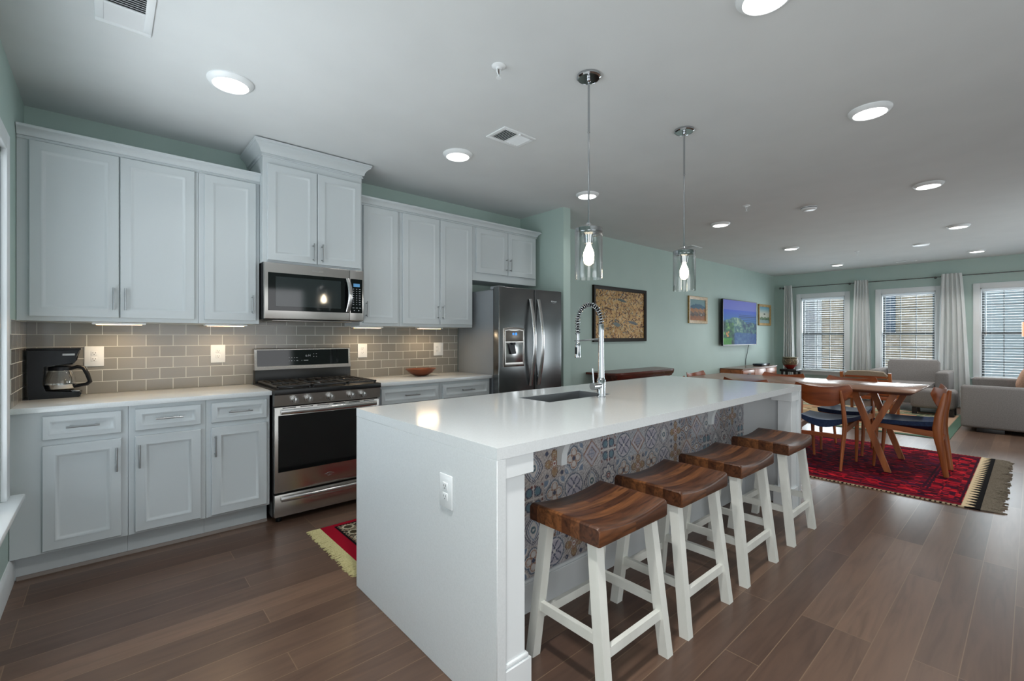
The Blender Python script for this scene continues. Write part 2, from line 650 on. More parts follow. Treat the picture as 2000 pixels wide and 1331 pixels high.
def text_obj(name, body, size, loc, rot, mat, parent, extrude=0.0006, align='CENTER'):
    cu = bpy.data.curves.new(name, 'FONT')
    cu.body = body
    cu.size = size
    cu.extrude = extrude
    cu.align_x = align
    cu.align_y = 'CENTER'
    tmp = bpy.data.objects.new('tmp_text', cu)
    COL.objects.link(tmp)
    dg = bpy.context.evaluated_depsgraph_get()
    me = bpy.data.meshes.new_from_object(tmp.evaluated_get(dg))
    bpy.data.objects.remove(tmp)
    bpy.data.curves.remove(cu)
    me.name = name
    me.materials.clear()
    me.materials.append(mat)
    o = bpy.data.objects.new(name, me)
    COL.objects.link(o)
    o.location = Vector(loc) - base_loc(parent)
    o.rotation_euler = rot
    o.parent = parent
    return o


def s2l(a):
    a = np.asarray(a, float) / 255.0
    return np.where(a <= 0.04045, a / 12.92, ((a + 0.055) / 1.055) ** 2.4)


def painted_grid(name, o, u, v, W, H, nx, ny, func, mat, parent, thick=0.0):
    """flat grid whose woven / painted design is a colour attribute; func(U,V)->(N,3) sRGB 0-255, U,V in metres"""
    o, u, v = Vector(o), Vector(u), Vector(v)
    n = u.cross(v)
    U, V = np.meshgrid(np.linspace(0, W, nx + 1), np.linspace(0, H, ny + 1))
    U, V = U.ravel(), V.ravel()
    if parent is not None:
        o = o - base_loc(parent)
    co = np.outer(np.ones_like(U), np.array(o)) + np.outer(U, np.array(u)) + np.outer(V, np.array(v))
    idx = np.arange((nx + 1) * (ny + 1)).reshape(ny + 1, nx + 1)
    quads = np.stack([idx[:-1, :-1], idx[:-1, 1:], idx[1:, 1:], idx[1:, :-1]], -1).reshape(-1, 4)
    col = s2l(func(U, V))
    nv = len(co)
    if thick:
        border = np.concatenate([idx[0, :], idx[1:, -1], idx[-1, -2::-1], idx[-2:0:-1, 0]])
        low = co[border] - np.array(n) * thick
        m = len(border)
        li = np.arange(nv, nv + m)
        side = np.stack([border, li, np.roll(li, -1), np.roll(border, -1)], -1)
        co = np.concatenate([co, low])
        col = np.concatenate([col, col[border]])
        faces = quads.tolist() + side.tolist() + [li[::-1].tolist()]
    else:
        faces = quads.tolist()
    me = bpy.data.meshes.new(name)
    me.from_pydata(co.tolist(), [], faces)
    at = me.color_attributes.new('Col', 'FLOAT_COLOR', 'POINT')
    rgba = np.ones((len(co), 4), np.float32)
    rgba[:, :3] = col
    at.data.foreach_set('color', rgba.ravel())
    me.materials.append(mat)
    me.update()
    ob = bpy.data.objects.new(name, me)
    COL.objects.link(ob)
    if parent is not None:
        ob.parent = parent
    return ob


def wall_panels(mb, axis, a0, a1, p0, p1, z0, z1, holes):
    """wall slab: axis 'X' runs along x (thickness p0..p1 in y), 'Y' runs along y"""
    cuts = sorted(set([a0, a1] + [h[0] for h in holes] + [h[1] for h in holes]))
    for c0, c1 in zip(cuts[:-1], cuts[1:]):
        hs = [h for h in holes if h[0] <= c0 + 1e-6 and h[1] >= c1 - 1e-6]
        spans = [(z0, z1)]
        if hs:
            spans = [(z0, hs[0][2]), (hs[0][3], z1)]
        for s0, s1 in spans:
            if s1 - s0 > 1e-4:
                if axis == 'X':
                    mb.box(c0, c1, p0, p1, s0, s1)
                else:
                    mb.box(p0, p1, c0, c1, s0, s1)
    return mb


# ------------------------------------------------------------------ room shell
struct('floor', MB().box(XL - 0.1, XF + 0.1, YR - 0.1, YB + 0.1, -0.1, 0), M['floor'])
struct('ceiling', MB().box(XL - 0.1, XF + 0.1, YR - 0.1, YB + 0.1, ZC, ZC + 0.1), M['ceiling'])
LW = (1.58, 3.21, 0.50, 2.17)           # left window opening y0,y1,z0,z1
FW = [(2.60, 3.417), (1.196, 2.005), (-0.193, 0.617)]
FZ = (0.555, 2.14)
struct('wall_left', wall_panels(MB(), 'Y', YR - 0.1, YB + 0.1, XL - 0.12, XL, 0, ZC, [LW, (-1.7, 0.2, 0.05, 2.2)]), M['wall'])  # second opening is out of view, added to admit the near fill lamp
mb = MB().box(XL - 0.12, 3.80, YB, YB + 0.12, 0, ZC)
struct('wall_back', mb, M['wall'])
struct('wall_back_living', MB().box(3.80, XF + 0.12, YBL, YB + 0.12, 0, ZC), M['wall'])
struct('wall_partition', MB().box(3.69, 3.802, 3.345, YB, 0, ZC), M['wall'])
struct('wall_far', wall_panels(MB(), 'Y', YR - 0.1, YBL, XF, XF + 0.12, 0, ZC, [(a, b, FZ[0], FZ[1]) for a, b in FW] + [(-1.6, -0.79, FZ[0], FZ[1])]), M['wall'])
struct('wall_right', wall_panels(MB(), 'X', XL - 0.12, XF + 0.12, YR - 0.12, YR, 0, ZC, [(0.25, 2.95, 0.05, 2.2), (7.2, 9.2, 0.5, 2.2)]), M['wall'])  # both openings are unseen, added for the fill lamps behind them


def baseboard(name, pts):
    prof = [(0, 0), (0.014, 0), (0.014, 0.105), (0.009, 0.125), (0.004, 0.135), (0, 0.135)]
    struct(name, MB().sweep(pts, prof), M['trim'])


baseboard('baseboard_left', [(XL, 3.52), (XL, YR)][::-1])
baseboard('baseboard_back', [(3.802, YBL), (XF, YBL)])
baseboard('baseboard_far', [(XF, YBL), (XF, YR)])
struct('trim_1', MB().sweep([(XL + 0.02, 3.53), (0.834, 3.53)], [(0, 0), (0.014, 0), (0.012, 0.01), (0.004, 0.018), (0, 0.018)]), M['seam_wood'])


def build_window(name, wall, a0, a1, z0, z1, cols, rows, casing=0.088, sill_out=0.07, muntin=None):
    """wall: 'far' (plane x=XF, room towards -x) or 'left' (plane x=XL, room towards +x)"""
    X, sgn, d = (XF, -1, 1) if wall == 'far' else (XL, 1, -1)
    root = thing(name, None, None, (X, (a0 + a1) / 2, z0), kind='structure')

    def bx(m, d0, d1, y0, y1, zz0, zz1, bev=0.0):   # d0,d1: distance into the room (+) or into the wall (-)
        x0, x1 = sorted((X + sgn * d0, X + sgn * d1))
        m.box(x0, x1, y0, y1, zz0, zz1, bev)
    m = MB()
    bx(m, 0, 0.022, a0 - casing, a0, z0, z1 + casing, 0.004)
    bx(m, 0, 0.022, a1, a1 + casing, z0, z1 + casing, 0.004)
    bx(m, 0, 0.022, a0 + 0.0005, a1 - 0.0005, z1, z1 + casing, 0.004)
    m.build('casing', M['trim'], root)
    m = MB()
    bx(m, -0.10, sill_out, a0 - casing - 0.03, a1 + casing + 0.03, z0 - 0.028, z0, 0.005)
    m.build('sill', M['trim'], root)
    m = MB()
    bx(m, 0, 0.018, a0 - casing, a1 + casing, z0 - 0.105, z0 - 0.029, 0.004)
    m.build('apron', M['trim'], root)
    m = MB()
    bx(m, -0.115, 0, a0, a0 + 0.018, z0, z1)
    bx(m, -0.115, 0, a1 - 0.018, a1, z0, z1)
    bx(m, -0.115, 0, a0, a1, z1 - 0.018, z1)
    m.build('jamb', M['trim'], root)
    f = 0.035
    ia0, ia1, iz0, iz1 = a0 + 0.018, a1 - 0.018, z0 + 0.002, z1 - 0.018
    zm = (iz0 + iz1) / 2
    for k, (s0, s1, dd) in enumerate(((zm - 0.02, iz1, -0.095), (iz0, zm + 0.02, -0.06))):
        m = MB()
        bx(m, dd - 0.022, dd, ia0, ia0 + f, s0, s1)
        bx(m, dd - 0.022, dd, ia1 - f, ia1, s0, s1)
        bx(m, dd - 0.022, dd, ia0 + f, ia1 - f, s0, s0 + f)
        bx(m, dd - 0.022, dd, ia0 + f, ia1 - f, s1 - f, s1)
        sash = m.build('sash', muntin or M['trim'], root)
        m = MB()
        for c in range(1, cols):
            y = ia0 + f + (ia1 - ia0 - 2 * f) * c / cols
            bx(m, dd - 0.019, dd - 0.003, y - 0.007, y + 0.007, s0 + f, s1 - f)
        for r in range(1, rows):
            z = s0 + f + (s1 - s0 - 2 * f) * r / rows
            bx(m, dd - 0.018, dd - 0.004, ia0 + f, ia1 - f, z - 0.007, z + 0.007)
        m.build('muntin', muntin or M['trim'], sash)
        m = MB()
        bx(m, dd - 0.013, dd - 0.009, ia0 + f - 0.002, ia1 - f + 0.002, s0 + f - 0.002, s1 - f + 0.002)
        m.build('pane', M['glass'], sash)
    return root


def build_blind(label, wall, a0, a1, z0, z1, tilt, pitch=0.042):
    X, sgn = (XF, -1) if wall == 'far' else (XL, 1)
    xc = X - sgn * 0.028
    root = thing('window_blind', label, 'blind', (xc, (a0 + a1) / 2, z1), group='horizontal window blinds' if wall == 'far' else None)
    y0, y1 = a0 + 0.024, a1 - 0.024
    MB().box(xc - 0.022, xc + 0.022, y0, y1, z1 - 0.058, z1 - 0.0185, 0.003).build('headrail', M['slat'], root)
    m = MB()
    z = z1 - 0.08
    ct, st = math.cos(tilt), math.sin(tilt)
    w = 0.024
    while z > z0 + 0.05:
        ring = []
        for y in (y0 + 0.003, y1 - 0.003):
            top = [(xc + q * w * ct, y, z + q * w * st * sgn + 0.003 * (1 - q * q)) for q in (-1, -0.4, 0.4, 1)]
            bot = [(p[0], p[1], p[2] - 0.0014) for p in reversed(top)]
            ring.append(top + bot)
        m.loft(ring)
        z -= pitch
    m.build('slats', M['slat'], root)
    MB().box(xc - 0.02, xc + 0.02, y0, y1, z0 + 0.01, z0 + 0.03, 0.003).build('bottom_rail', M['slat'], root)
    for yy in (y0 + 0.12, y1 - 0.12):
        MB().cyl((xc + sgn * 0.026, yy, z0 + 0.03), (xc + sgn * 0.026, yy, z1 - 0.05), 0.0012, n=5).build('ladder_cord', M['slat'], root)
    MB().cyl((xc + sgn * 0.034, y1 - 0.05, z1 - 0.85), (xc + sgn * 0.034, y1 - 0.05, z1 - 0.06), 0.004, n=8).build('wand', M['nickel'], root)


M['muntin'] = plain('backlit_muntin', (84, 88, 88), 0.5)  # backlit darkness of the far sashes and muntins put into the colour
where = ['nearest the television wall', 'behind the grey armchair', 'above the grey sofa']
for i, (a, b) in enumerate(FW):
    build_window('window_%d' % (i + 1), 'far', a, b, FZ[0], FZ[1], 3, 3, muntin=M['muntin'])
    build_blind('white open-slat blind in the far window ' + where[i], 'far', a, b, FZ[0], FZ[1], 0.0, 0.046)
build_window('window_4', 'left', LW[0], LW[1], LW[2], LW[3], 2, 2)
build_blind('white slatted blind in the large window on the left wall beside the counter', 'left', LW[0], LW[1], LW[2], LW[3], 0.9)

# ------------------------------------------------------------------ outside the far windows
nb = thing('neighbouring_house', 'pale stone house with grey siding seen through the far windows', 'house', (16, 3, -3))
MB().box(16, 20, 1.15, 9, -3, 7).build('stone_wall', M['stone'], nb)
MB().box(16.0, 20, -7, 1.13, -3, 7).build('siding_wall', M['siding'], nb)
MB().box(15.90, 15.99, 4.15, 4.32, -3, 7).build('corner_board', M['trim'], nb)
MB().box(15.93, 15.995, 4.32, 9, -3, 7).build('side_wall', plain('grey_stucco', (176, 180, 182), 0.8), nb)
for y in (2.45, 1.2):
    m = MB()
    m.box(15.93, 15.995, y, y + 0.36, 1.35, 2.7)
    for k in range(12):
        m.box(15.915, 15.93, y + 0.04, y + 0.32, 1.42 + k * 0.105, 1.47 + k * 0.105)
    m.build('shutter', M['shutter'], nb)
m = MB().box(15.92, 15.995, 2.85, 3.6, 0.2, 2.7)
f_ = m.build('window', M['trim'], nb)
MB().box(15.905, 15.918, 2.92, 3.53, 1.5, 2.62).box(15.905, 15.918, 2.92, 3.53, 0.3, 1.4).build('pane', plain('dark_pane', (120, 138, 150), 0.1), f_)
struct('ground', MB().box(XF + 0.3, 40, -20, 20, -3.1, -3.0), M['asphalt'])

# ------------------------------------------------------------------ cabinets
YBF, YDF = 3.45, 3.43        # base face frame / base door face
YUF, YUD = 3.70, 3.68


def panel_front(mb, x0, x1, z0, z1, yb, yf, rail=0.055):
    """raised frame with a recessed flat panel; front faces -y"""
    t = yb - yf
    spec = [(0.0, yb), (0.0, yf + 0.003), (0.003, yf), (rail - 0.012, yf), (rail - 0.008, yf - 0.002), (rail - 0.003, yf - 0.0015), (rail + 0.004, yf + 0.005), (rail + 0.010, yf + 0.008), (rail + 0.013, yf + 0.0085)]
    rings = []
    for ins, y in spec:
        rings.append([(x0 + ins, y, z0 + ins), (x1 - ins, y, z0 + ins), (x1 - ins, y, z1 - ins), (x0 + ins, y, z1 - ins)])
    mb.loft(rings, True, True)
    return mb


def bar_pull(parent, x, z, y, vertical, L=0.134):
    m = MB()
    if vertical:
        m.cyl((x, y - 0.03, z - L / 2), (x, y - 0.03, z + L / 2), 0.005, n=10)
        for q in (-0.38, 0.38):
            m.cyl((x, y + 0.001, z + q * L), (x, y - 0.03, z + q * L), 0.0045, n=8)
    else:
        m.cyl((x - L / 2, y - 0.03, z), (x + L / 2, y - 0.03, z), 0.005, n=10)
        for q in (-0.38, 0.38):
            m.cyl((x + q * L, y + 0.001, z), (x + q * L, y - 0.03, z), 0.0045, n=8)
    m.build('handle', M['nickel'], parent)


def cabinet(name, label, x0, x1, z0, z1, yf, yb, yd, doors, drawers=(), toe=False, rail=0.055, group=None, L=0.134):
    root = thing(name, label, 'cabinet', ((x0 + x1) / 2, (yf + yb) / 2, 0 if toe else z0), group=group)
    m = MB().box(x0, x1, yf, yb, z0, z1, 0.0015, 1)
    m.build('carcass', M['cab'], root)
    if toe:
        MB().box(x0, x1, 3.53, 3.56, 0.0, z0 - 0.0005).build('toe_kick', M['cab'], root)
    for (a, b, c, d, hx, hz) in doors:
        o = panel_front(MB(), a, b, c, d, yf, yd, rail).build('door', M['cab'], root)
        bar_pull(o, hx, hz, yd, True, L)
    for (a, b, c, d) in drawers:
        o = panel_front(MB(), a, b, c, d, yf, yd, 0.034).build('drawer', M['cab'], root)
        bar_pull(o, (a + b) / 2, (c + d) / 2, yd, False, L)
    return root


# wall cabinets, left run
g1 = 'grey wall cabinets'
cabinet('wall_cabinet', 'large grey two-door wall cabinet in the corner above the coffee maker', -0.3745, 0.4595, 1.372, 2.41, YUF, YB - 0.002, YUD,
        [(-0.325, 0.055, 1.397, 2.378, 0.031, 1.510), (0.061, 0.437, 1.397, 2.378, 0.085, 1.510)], group=g1)
cabinet('wall_cabinet', 'narrow grey one-door wall cabinet just left of the microwave', 0.4605, 0.826, 1.372, 2.41, YUF, YB - 0.002, YUD,
        [(0.491, 0.802, 1.397, 2.378, 0.777, 1.510)], group=g1)
hood = cabinet('wall_cabinet', 'raised grey two-door wall cabinet directly above the microwave with its own tall crown', 0.828, 1.556, 1.815, 2.60, 3.615, YB - 0.002, 3.595,
               [(0.857, 1.197, 1.831, 2.52, 1.168, 1.915), (1.203, 1.543, 1.831, 2.52, 1.232, 1.915)], group=g1)
cabinet('wall_cabinet', 'narrow grey one-door wall cabinet just right of the microwave', 1.575, 1.9365, 1.372, 2.41, YUF, YB - 0.002, YUD,
        [(1.60, 1.913, 1.397, 2.378, 1.622, 1.510)], group=g1)
cabinet('wall_cabinet', 'grey two-door wall cabinet above the wooden bowl, left of the fridge', 1.9375, 2.7345, 1.372, 2.41, YUF, YB - 0.002, YUD,
        [(1.962, 2.344, 1.397, 2.378, 2.322, 1.510), (2.350, 2.722, 1.397, 2.378, 2.374, 1.510)], group=g1)
cabinet('wall_cabinet', 'short grey two-door wall cabinet above the fridge', 2.7355, 3.621, 1.848, 2.41, YUF, YB - 0.002, YUD,
        [(2.775, 3.188, 1.926, 2.378, 3.165, 2.035), (3.194, 3.597, 1.926, 2.378, 3.217, 2.035)], group=g1)

CROWN = [(0, 2.381), (0.007, 2.381), (0.009, 2.384), (0.007, 2.389), (0.003, 2.391), (0.003, 2.397), (0.012, 2.399), (0.014, 2.403), (0.016, 2.412), (0.022, 2.422), (0.031, 2.431), (0.042, 2.437), (0.044, 2.440), (0.044, 2.452), (0, 2.452)]
cr = thing('crown_molding', 'grey crown molding along the wall cabinets left of the microwave', 'molding', (0.2, 3.68, 2.392))
MB().sweep([(XL + 0.003, 3.699), (0.8275, 3.699)], CROWN).build('molding', M['cab'], cr, angle=24)
cr = thing('crown_molding', 'grey crown molding along the wall cabinets from the microwave to over the fridge', 'molding', (2.6, 3.68, 2.392))
MB().sweep([(1.557, 3.699), (3.6215, 3.699), (3.6215, YB - 0.003)], CROWN).build('molding', M['cab'], cr, angle=24)
HC = [(0, 2.568), (0.007, 2.568), (0.009, 2.572), (0.007, 2.578), (0.003, 2.580), (0.003, 2.588), (0.014, 2.590), (0.016, 2.596), (0.019, 2.610), (0.027, 2.625), (0.040, 2.638), (0.052, 2.645), (0.055, 2.648), (0.055, 2.655), (0.060, 2.658), (0.062, 2.672), (0, 2.672)]
MB().sweep([(0.8275, YB - 0.003), (0.8275, 3.6145), (1.5565, 3.6145), (1.5565, YB - 0.003)], HC).build('crown', M['cab'], hood, angle=24)
MB().box(0.84, 1.545, 3.63, YB - 0.004, 2.60, 2.668).build('top_panel', M['cab'], hood)

# base cabinets, left run
g2 = 'grey base cabinets'
ZB = 0.135
ZT = 0.8835
cabinet('base_cabinet', 'grey base cabinet with drawer and door under the coffee maker, in the corner', -0.3745, 0.0915, ZB, ZT, YBF, YB - 0.002, YDF,
        [(-0.255, 0.062, 0.150, 0.704, 0.042, 0.590)], [(-0.255, 0.062, 0.736, 0.861)], True, group=g2)
cabinet('base_cabinet', 'grey base cabinet with drawer and door in the middle of the left counter run', 0.0925, 0.4675, ZB, ZT, YBF, YB - 0.002, YDF,
        [(0.122, 0.441, 0.150, 0.704, 0.142, 0.590)], [(0.122, 0.441, 0.736, 0.861)], True, group=g2)
cabinet('base_cabinet', 'grey base cabinet with drawer and door touching the left side of the range', 0.4685, 0.834, ZB, ZT, YBF, YB - 0.002, YDF,
        [(0.495, 0.814, 0.150, 0.704, 0.515, 0.590)], [(0.495, 0.814, 0.736, 0.861)], True, group=g2)
cabinet('base_cabinet', 'grey base cabinet touching the right side of the range, under the wooden bowl', 1.6195, 2.1945, ZB, ZT, YBF, YB - 0.002, YDF,
        [(1.64, 2.17, 0.150, 0.704, 2.14, 0.590)], [(1.64, 2.17, 0.736, 0.861)], True, group=g2)
cabinet('base_cabinet', 'grey base cabinet between the wooden bowl and the fridge', 2.1955, 2.755, ZB, ZT, YBF, YB - 0.002, YDF,
        [(2.22, 2.735, 0.150, 0.704, 2.25, 0.590)], [(2.22, 2.735, 0.736, 0.861)], True, group=g2)
ct = MB().box(XL + 0.002, 0.842, 3.42, YB - 0.012, 0.884, 0.914, 0.003).build('countertop', M['quartz'])
tag(ct, 'white quartz countertop with the coffee maker on it, left of the range', 'countertop')
ct = MB().box(1.608, 2.768, 3.42, YB - 0.012, 0.884, 0.914, 0.003).build('countertop', M['quartz'])
tag(ct, 'white quartz countertop with the wooden bowl on it, right of the range', 'countertop')

# tiled splashback
sp_ = struct('wall_tiles_back', MB().box(XL + 0.012, 2.782, YB - 0.011, YB - 0.0005, 0.9145, 1.3715), M['tile'])
MB().box(0.829, 1.574, YB - 0.011, YB - 0.0005, 1.372, 1.44).build('tiles_behind_microwave', M['tile'], sp_)
struct('wall_tiles_left', MB().box(XL + 0.0005, XL + 0.0115, 3.425, YB - 0.012, 0.9145, 1.3715), M['tile_side'])


def outlet(label, plane, a, z, w, h, gangs=((0.0,),), switch=False):
    """plane 'back' (front faces -y) or 'island' (front faces -x)"""
    if plane == 'back':
        y = YB - 0.0112
        root = thing('wall_outlet', label, 'outlet', (a, y, z), group='white wall outlets')

        def bx(m, u0, u1, d0, d1, v0, v1, bev=0):
            m.box(a + u0, a + u1, y - d1, y - d0, z + v0, z + v1, bev)
    else:
        x = plane
        root = thing('wall_outlet', label, 'outlet', (x, a, z), group='white wall outlets')

        def bx(m, u0, u1, d0, d1, v0, v1, bev=0):
            m.box(x - d1, x - d0, a + u0, a + u1, z + v0, z + v1, bev)
    m = MB()
    bx(m, -w / 2, w / 2, 0, 0.006, -h / 2, h / 2, 0.003)
    m.build('cover_plate', M['white_plastic'], root)
    for gx in gangs:
        for q in (-1, 1):
            m = MB()
            bx(m, gx - 0.016, gx + 0.016, 0.0055, 0.009, q * 0.0195 - 0.014, q * 0.0195 + 0.014, 0.004)
            r = m.build('receptacle', M['white_plastic'], root)
            m = MB()
            bx(m, gx - 0.0075, gx - 0.0052, 0.0085, 0.0093, q * 0.0195 - 0.001, q * 0.0195 + 0.008)
            bx(m, gx + 0.0052, gx + 0.0075, 0.0085, 0.0093, q * 0.0195 - 0.001, q * 0.0195 + 0.007)
            bx(m, gx - 0.002, gx + 0.002, 0.0085, 0.0093, q * 0.0195 - 0.009, q * 0.0195 - 0.005)
            m.build('slots', M['slot'], r)
    if switch:
        m = MB()
        bx(m, 0.012, 0.036, 0.0055, 0.010, -0.03, 0.03, 0.002)
        m.build('rocker_switch', M['white_plastic'], root)


outlet('white outlet on the grey tiles just right of the coffee maker', 'back', -0.062, 1.155, 0.095, 0.13, (0.0,))
outlet('white outlet on the grey tiles left of the range', 'back', 0.622, 1.155, 0.093, 0.132, (0.0,))
outlet('white outlet on the grey tiles just right of the range', 'back', 1.738, 1.156, 0.088, 0.126, (0.0,))
outlet('double white outlet and switch plate on the tiles near the fridge', 'back', 2.543, 1.156, 0.113, 0.132, (-0.024,), True)

# under-cabinet lights
for i, (xx, wh) in enumerate(((0.06, 'above the counter corner with the coffee maker'), (0.64, 'left of the microwave'), (1.70, 'right of the microwave'), (2.32, 'above the wooden bowl'))):
    r = thing('under_cabinet_light', 'slim warm strip light under the wall cabinet ' + wh, 'light', (xx, 3.83, 1.372), group='under cabinet lights')
    MB().box(xx - 0.13, xx + 0.13, 3.79, 3.87, 1.358, 1.3715, 0.003).build('housing', M['white_plastic'], r)
    MB().box(xx - 0.11, xx + 0.11, 3.80, 3.86, 1.3555, 1.3578).build('lens', M['puck'], r)
    area_light('strip_glow', (0, 0.02, -0.02), (math.radians(-12), 0, 0), 0.22, 0.05, 1.2, (1.0, 0.74, 0.46), r)

# ------------------------------------------------------------------ range
RX0, RX1 = 0.846, 1.604
rg = thing('gas_range', 'stainless steel gas range with black oven door between the grey base cabinets', 'stove', ((RX0 + RX1) / 2, 3.7, 0))
MB().box(RX0, RX1, 3.425, 4.0, 0.045, 0.884, 0.002, 1).build('body', M['black_matte'], rg)
for xx in (RX0 + 0.05, RX1 - 0.05):
    for yy in (3.47, 3.95):
        MB().cyl((xx, yy, 0), (xx, yy, 0.046), 0.02, n=12).build('foot', M['black_plastic'], rg)
MB().box(RX0 - 0.002, RX1 + 0.002, 3.365, 3.95, 0.886, 0.922, 0.004).build('cooktop', M['black_matte'], rg)
m = MB().prism([(3.425, 0.808), (3.385, 0.808), (3.372, 0.884), (3.425, 0.884)], 'X', RX0, RX1)
m.build('control_panel', M['steel'], rg)
for kx in (0.973, 1.067, 1.218, 1.371, 1.461):
    m = MB()
    yk = 3.3785
    m.cyl((kx, yk, 0.846), (kx, yk - 0.008, 0.8455), 0.027, 0.026, n=24)
    m.cyl((kx, yk - 0.008, 0.8455), (kx, yk - 0.036, 0.8435), 0.023, 0.020, n=24)
    m.box(kx - 0.005, kx + 0.005, yk - 0.044, yk - 0.03, 0.826, 0.862, 0.003)
    m.build('knob', M['steel_light'], rg)
dr = MB().box(RX0 + 0.004, RX1 - 0.004, 3.39, 3.424, 0.215, 0.800, 0.004).build('oven_door', M['steel'], rg)
MB().box(0.872, 1.578, 3.3865, 3.391, 0.355, 0.742, 0.002, 1).build('oven_window', M['black_glass'], dr)
m = MB()
for k in range(6):
    x0 = 0.90 + k * 0.115
    m.box(x0, x0 + 0.085, 3.3885, 3.3905, 0.789, 0.794)
m.build('vent_slots', M['slot'], dr)


def bowed_bar(x0, x1, y0, bow, z, h, mat, parent):
    m = MB()
    pts = []
    for k in range(17):
        t = k / 16
        pts.append((x0 + (x1 - x0) * t, y0 - bow * (0.55 + 0.45 * math.sin(PI * t)), z))
    m.tube(pts, [h / 2] * 17, 12, True, sx=0.45, up=(0, 0, 1))
    for xx in (x0 + 0.012, x1 - 0.012):
        m.box(xx - 0.012, xx + 0.012, y0 - bow * 0.6, y0 + 0.001, z - h * 0.4, z + h * 0.4, 0.003)
    return m.build('handle', mat, parent)


bowed_bar(0.885, 1.565, 3.39, 0.052, 0.770, 0.034, M['steel_light'], dr)
m = MB()   # small swoosh emblem under the oven window
em = [(1.217 + 0.021 * math.cos(a), 3.3885, 0.285 + 0.011 * math.sin(a)) for a in np.linspace(0.6, 2 * PI - 0.4, 18)]
m.tube(em, 0.0012, 6)
m.tube([(1.217 - 0.034 + 0.068 * t, 3.3885, 0.286 + 0.004 * math.sin(PI * t)) for t in np.linspace(0, 1, 9)], 0.0013, 6)
m.tube([(1.219, 3.3885, 0.287), (1.216, 3.3885, 0.277), (1.208, 3.3885, 0.268)], 0.0013, 6)
m.build('emblem', M['steel_light'], dr)
dw = MB().box(RX0 + 0.004, RX1 - 0.004, 3.39, 3.424, 0.05, 0.203, 0.004).build('storage_drawer', M['steel'], rg)
bowed_bar(0.885, 1.565, 3.39, 0.048, 0.176, 0.034, M['steel_light'], dw)
# backguard
MB().box(RX0 + 0.006, RX1 - 0.006, 3.945, 4.012, 0.90, 1.022, 0.003).build('backguard_base', M['black_matte'], rg)
bgd = MB().prism([(4.018, 1.022), (3.945, 1.022), (3.952, 1.04), (3.964, 1.182), (3.972, 1.188), (4.018, 1.188)], 'X', RX0 + 0.004, RX1 - 0.004).build('backguard', M['steel'], rg)
m = MB().loft([[(RX0 + 0.022, 3.9535, 1.050), (RX1 - 0.022, 3.9535, 1.050), (RX1 - 0.022, 3.9630, 1.176), (RX0 + 0.022, 3.9630, 1.176)],
               [(RX0 + 0.022, 3.9515, 1.050), (RX1 - 0.022, 3.9515, 1.050), (RX1 - 0.022, 3.9610, 1.176), (RX0 + 0.022, 3.9610, 1.176)]])
cp = m.build('control_glass', M['black_glass'], bgd)
m = MB()
TA = math.atan2(0.0095, 0.126)


def glass_y(z):
    return 3.9515 + (z - 1.05) * 0.0095 / 0.126 - 0.0004


for (xs, zs, w) in [(1.10, 1.112, .006), (1.118, 1.112, .008), (1.14, 1.112, .006), (1.158, 1.112, .010), (1.10, 1.088, .008), (1.118, 1.088, .008), (1.14, 1.088, .005), (1.16, 1.088, .014), (1.196, 1.088, .006), (1.214, 1.088, .006), (1.232, 1.088, .028),
                    (1.29, 1.14, .006), (1.312, 1.14, .008), (1.29, 1.118, .007), (1.312, 1.118, .005)]:
    y = glass_y(zs)
    m.box(xs - w / 2, xs + w / 2, y - 0.0006, y, zs - 0.002, zs + 0.002)
m.build('touch_markings', M['marking'], cp)
text_obj('clock_digits', '6:14', 0.024, (1.245, glass_y(1.126) - 0.0005, 1.126), (PI / 2 - TA, 0, 0), M['marking'], cp, 0.0003)
# grates and burners
for i, (g0, g1_) in enumerate(((RX0 + 0.02, 1.095), (1.099, 1.351), (1.355, RX1 - 0.02))):
    m = MB()
    y0, y1, zt = 3.40, 3.93, 0.944
    t = 0.006
    for xx in (g0 + t, g1_ - t):
        m.box(xx - t, xx + t, y0, y1, zt - 0.012, zt, 0.002, 1)
    for yy in (y0 + t, (y0 + y1) / 2, y1 - t):
        m.box(g0, g1_, yy - t, yy + t, zt - 0.012, zt, 0.002, 1)
    n = 5 if i != 1 else 4
    for k in range(1, n):
        xx = g0 + (g1_ - g0) * k / n
        for (a, b) in ((y0 + 0.01, y0 + 0.20), (y1 - 0.20, y1 - 0.01)):
            m.box(xx - 0.0045, xx + 0.0045, a, b, zt - 0.012, zt, 0.001, 1)
    for xx in (g0 + 0.01, g1_ - 0.01):
        for yy in (y0 + 0.01, y1 - 0.01):
            m.box(xx - 0.006, xx + 0.006, yy - 0.006, yy + 0.006, 0.922, zt - 0.01)
    m.build('grate', M['iron'], rg)
for (bx_, by_, br_) in ((0.985, 3.52, 0.045), (0.985, 3.80, 0.036), (1.225, 3.66, 0.05), (1.465, 3.52, 0.04), (1.465, 3.80, 0.036)):
    m = MB().lathe([(br_, 0), (br_, 0.008), (br_ * 0.86, 0.009), (br_ * 0.86, 0.014), (br_ * 0.75, 0.016)], (bx_, by_, 0.9215), 20)
    m.build('burner', M['steel_light'], rg)

